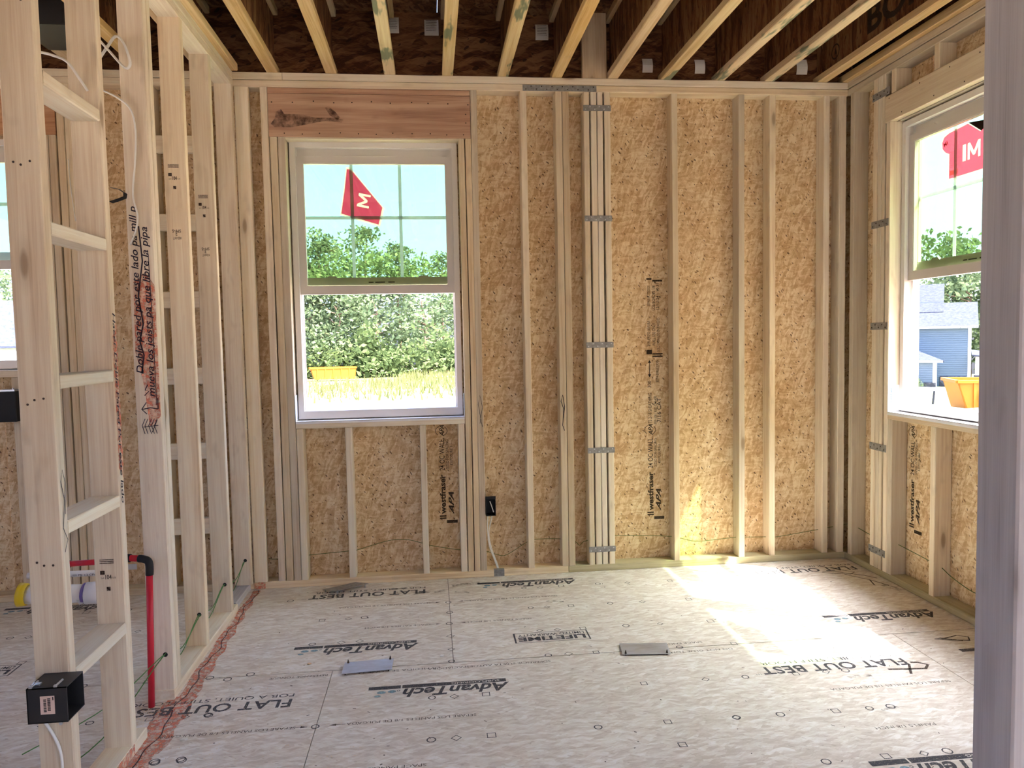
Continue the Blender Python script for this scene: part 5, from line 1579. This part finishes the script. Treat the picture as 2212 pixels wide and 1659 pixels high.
def dirt():
    r = random.Random(5)
    # mound as a lumpy heap
    bm = bmesh.new()
    N = 40
    grid = {}
    for i in range(N + 1):
        for j in range(N + 1):
            a, b = i / N * 2 - 1, j / N * 2 - 1
            rr = math.sqrt(a * a + b * b)
            h = max(0, 1 - rr) ** 0.8
            d, s = 25.5 + b * 5.0, 1.2 + a * 6.5
            x, y = rp(d, s)
            grid[i, j] = bm.verts.new((x, y, gz(x, y) - 0.06 + 0.62 * h + (r.gauss(0, 0.05) if rr < 1 else 0)))
    for i in range(N):
        for j in range(N):
            bm.faces.new((grid[i, j], grid[i + 1, j], grid[i + 1, j + 1], grid[i, j + 1]))
    me = bpy.data.meshes.new('dirt_mound'); bm.to_mesh(me); bm.free()
    me.materials.append(MATS['red_clay'])
    tag(link('dirt_mound', me), 'heap of rusty red clay outside the right window', 'dirt', kind='stuff')
    v, f = [], []
    for k in range(420):
        a, b = r.gauss(0, 0.45), r.gauss(0, 0.4)
        rr = math.sqrt(a * a + b * b)
        if rr > 1: continue
        x, y = rp(25.5 + b * 5.0, 1.2 + a * 6.5)
        z = gz(x, y) + 0.62 * (1 - rr) ** 0.8
        s = r.uniform(0.06, 0.2)
        k0 = len(v)
        for p in ((-1, 0, 0), (1, 0, 0), (0, -1, 0), (0, 1, 0), (0, 0, -0.7), (0, 0, 0.8)):
            v.append((x + p[0] * s * r.uniform(0.6, 1.2), y + p[1] * s * r.uniform(0.6, 1.2), z + p[2] * s * r.uniform(0.6, 1.2)))
        for q in ((0, 2, 5), (2, 1, 5), (1, 3, 5), (3, 0, 5), (2, 0, 4), (1, 2, 4), (3, 1, 4), (0, 3, 4)):
            f.append(tuple(k0 + i for i in q))
    me = bpy.data.meshes.new('clay_clods'); me.from_pydata(v, [], f); me.materials.append(MATS['red_clay'])
    tag(link('clay_clods', me), 'loose clods of red clay on the heap', 'clods', kind='stuff')
    mb = MB()
    pts = []
    for k in range(10):
        x, y = rp(31.5 - 0.15 * abs(k - 4), -3.6 + k * 0.5)
        pts.append((x * M, y * M, (gz(x, y) + 0.25 + 0.12 * math.sin(k * 0.7)) * M))
    mb.tube(pts, 0.24 * M, 12)
    tag(mb.build('drain_culvert', 'culvert_black', None, pts[0], smooth=True), 'black corrugated drain pipe lying behind the clay heap', 'pipe')
    x, y = rp(32.5, -0.7)
    mb = MB(); mb.tube([(x * M, y * M, gz(x, y) * M), (x * M + 4, y * M, (gz(x, y) + 0.95) * M)], 0.04 * M, 6)
    tag(mb.build('marker_post', 'culvert_black', None, (x * M, y * M, gz(x, y) * M)), 'thin dark post standing by the black drain pipe', 'post')
    x, y = rp(34.5, 0.95)
    mb = MB(); mb.tube([(x * M, y * M, gz(x, y) * M), (x * M, y * M, (gz(x, y) + 0.9) * M)], 0.05 * M, 6)
    tag(mb.build('marker_stake', 'hydrant_red', None, (x * M, y * M, gz(x, y) * M)), 'short red stake left of the near dumpster', 'stake')
    # tall grass fringe behind the field
    v, f = [], []
    for k in range(5200):
        y = 30 + 42 * r.random() ** 0.6; x = -0.16 * y - 2 + r.uniform(-0.16, 0.24) * y
        if y > 58 and x < -5.5: continue
        z = gz(x, y); h = r.uniform(0.2, 0.6) * (0.6 + y / 80); a = r.uniform(0, PI); w = 0.05
        k0 = len(v)
        v += [(x - w * math.cos(a), y - w * math.sin(a), z), (x + w * math.cos(a), y + w * math.sin(a), z), (x + r.gauss(0, 0.12), y + r.gauss(0, 0.12), z + h)]
        f.append((k0, k0 + 1, k0 + 2))
    me = bpy.data.meshes.new('tall_grass'); me.from_pydata(v, [], f); me.materials.append(MATS['grass_blade'])
    tag(link('tall_grass', me), 'tall pale grass growing over the field', 'grass', kind='stuff')
dirt()
def blue_house():
    # local: x = sideways right, y = away from us; origin at ground on the view axis, 80 m out
    x0, y0 = rp(80, 0)
    root = bpy.data.objects.new('blue_house', None); COL.objects.link(root)
    z0 = gz(x0, y0)
    root.location = (x0, y0, z0); root.rotation_euler = (0, 0, math.atan2(RS.y, RS.x))
    tag(root, 'grey blue two storey house with slate roof seen through the right window', 'house')
    def put(mb, nm, mat, p=None):
        o = mb.build(nm, mat, None, (0, 0, 0), local=True); o.parent = p or root; return o
    def bx(nm, mat, a, b, c, d, e, f_, p=None):
        mb = MB(); mb.box(a * M, b * M, c * M, d * M, e * M, f_ * M); return put(mb, nm, mat, p)
    E = 5.55
    wall = bx('main_wall', 'siding_blue', -14, 1.3, 0, 9, 0, E)
    for k in range(26):
        z = 0.5 + k * 0.2
        bx('siding_board', 'siding_blue', -13.9, 1.2, -0.03, 0.0, z, z + 0.17, wall)
    bx('corner_board', 'trim_white', 1.1, 1.36, -0.06, 0.2, 0, E)
    bx('eave_board', 'trim_white', -14.5, 1.9, -0.5, -0.1, E - 0.12, E + 0.1)
    def roof(nm, P, t=0.12):
        mb = MB()
        A = [tuple(c * M for c in p) for p in P]
        B = [(p[0], p[1], p[2] - t * M) for p in A]
        mb.rings([B, A])
        put(mb, nm, 'shingle')
    roof('main_roof', [(-14.6, -0.5, E), (1.9, -0.5, E), (1.9, 4.5, E + 2.4), (-14.6, 4.5, E + 2.4)])
    roof('rear_roof', [(-14.6, 2.5, E + 1.5), (-0.9, 2.5, E + 1.5), (-0.9, 7, E + 4.4), (-14.6, 7, E + 4.4)])
    bx('gable_wall', 'siding_blue', -14, -1.0, 4, 9, E, E + 2.5)
    # garage wing in front
    g = bx('garage_wall', 'siding_blue', -12, -1.35, -6, 0, 0, 2.55)
    for k in range(12):
        bx('siding_board', 'siding_blue', -11.9, -1.45, -6.03, -6.0, 0.2 + k * 0.2, 0.37 + k * 0.2, g)
    bx('corner_board', 'trim_white', -1.55, -1.25, -6.06, -5.8, 0, 2.55)
    bx('eave_board', 'trim_white', -12.4, -0.8, -6.5, -6.1, 2.5, 2.68)
    roof('garage_roof', [(-12.4, -6.5, 2.66), (-0.7, -6.5, 2.66), (-6.5, -1.0, 5.0), (-12.4, -1.0, 5.0)])
    bx('stone_base', 'stone_grey', -2.2, -1.3, -6.12, -6.0, 0, 0.75)
    bx('stone_base', 'stone_grey', -1.1, 1.0, -0.12, 0.0, 0, 1.0)
    bx('porch_post', 'trim_white', 1.7, 2.1, 0.2, 0.6, 0, 2.8)
    bx('porch_post_base', 'stone_grey', 1.6, 2.2, 0.1, 0.7, 0, 1.1)
    roof('porch_roof', [(1.4, -0.6, 3.0), (3.0, -0.6, 2.8), (3.0, 2.5, 3.2), (1.4, 2.5, 3.4)])
    for i, (dx, dy, s) in enumerate(((-4.6, -7.2, 0.42), (-3.9, -7.3, 0.36), (-2.8, -7.2, 0.28), (-6.0, -7.2, 0.4))):
        p = Vector((x0, y0)) + RS * dx + RD * dy
        tree('bush', p.x, p.y, s, i, 'small shrub growing along the garage wall of the grey blue house', 'shrubs along the garage wall')
blue_house()
def left_house():
    d = Vector((-0.4687, 0.8829)); n = Vector((0.8829, 0.4687))
    p = ORG + d * 55
    root = bpy.data.objects.new('white_porch_house', None); COL.objects.link(root)
    root.location = (p.x, p.y, gz(p.x, p.y)); root.rotation_euler = (0, 0, math.atan2(n.y, n.x))
    tag(root, 'house with slate roof and white porch seen through the left room window', 'house')
    def put(mb, nm, mat):
        o = mb.build(nm, mat, None, (0, 0, 0), local=True); o.parent = root
    def bx(nm, mat, a, b, c, e, f_, g):
        mb = MB(); mb.box(a * M, b * M, c * M, e * M, f_ * M, g * M); put(mb, nm, mat)
    bx('wall', 'trim_white', -10, 6, 0, 8, 0, 3.4)
    mb = MB(); A = [(-10.5 * M, -0.5 * M, 3.3 * M), (6.5 * M, -0.5 * M, 3.3 * M), (6.5 * M, 4 * M, 6.3 * M), (-10.5 * M, 4 * M, 6.3 * M)]
    mb.rings([[(a, b, c - 5) for a, b, c in A], A]); put(mb, 'roof', 'shingle')
    for k in range(5):
        bx('window_frame', 'trim_white', -7 + k * 2.6, -5.6 + k * 2.6, -0.06, 0.02, 1.0, 2.6)
        bx('window_pane', 'dark_glass', -6.9 + k * 2.6, -5.7 + k * 2.6, -0.09, -0.05, 1.1, 2.5)
    bx('porch_beam', 'trim_white', -10, 6, -1.6, -1.3, 2.6, 3.0)
    for k in range(6):
        bx('porch_post', 'trim_white', -9.8 + k * 3.1, -9.5 + k * 3.1, -1.6, -1.3, 0, 2.6)
left_house()
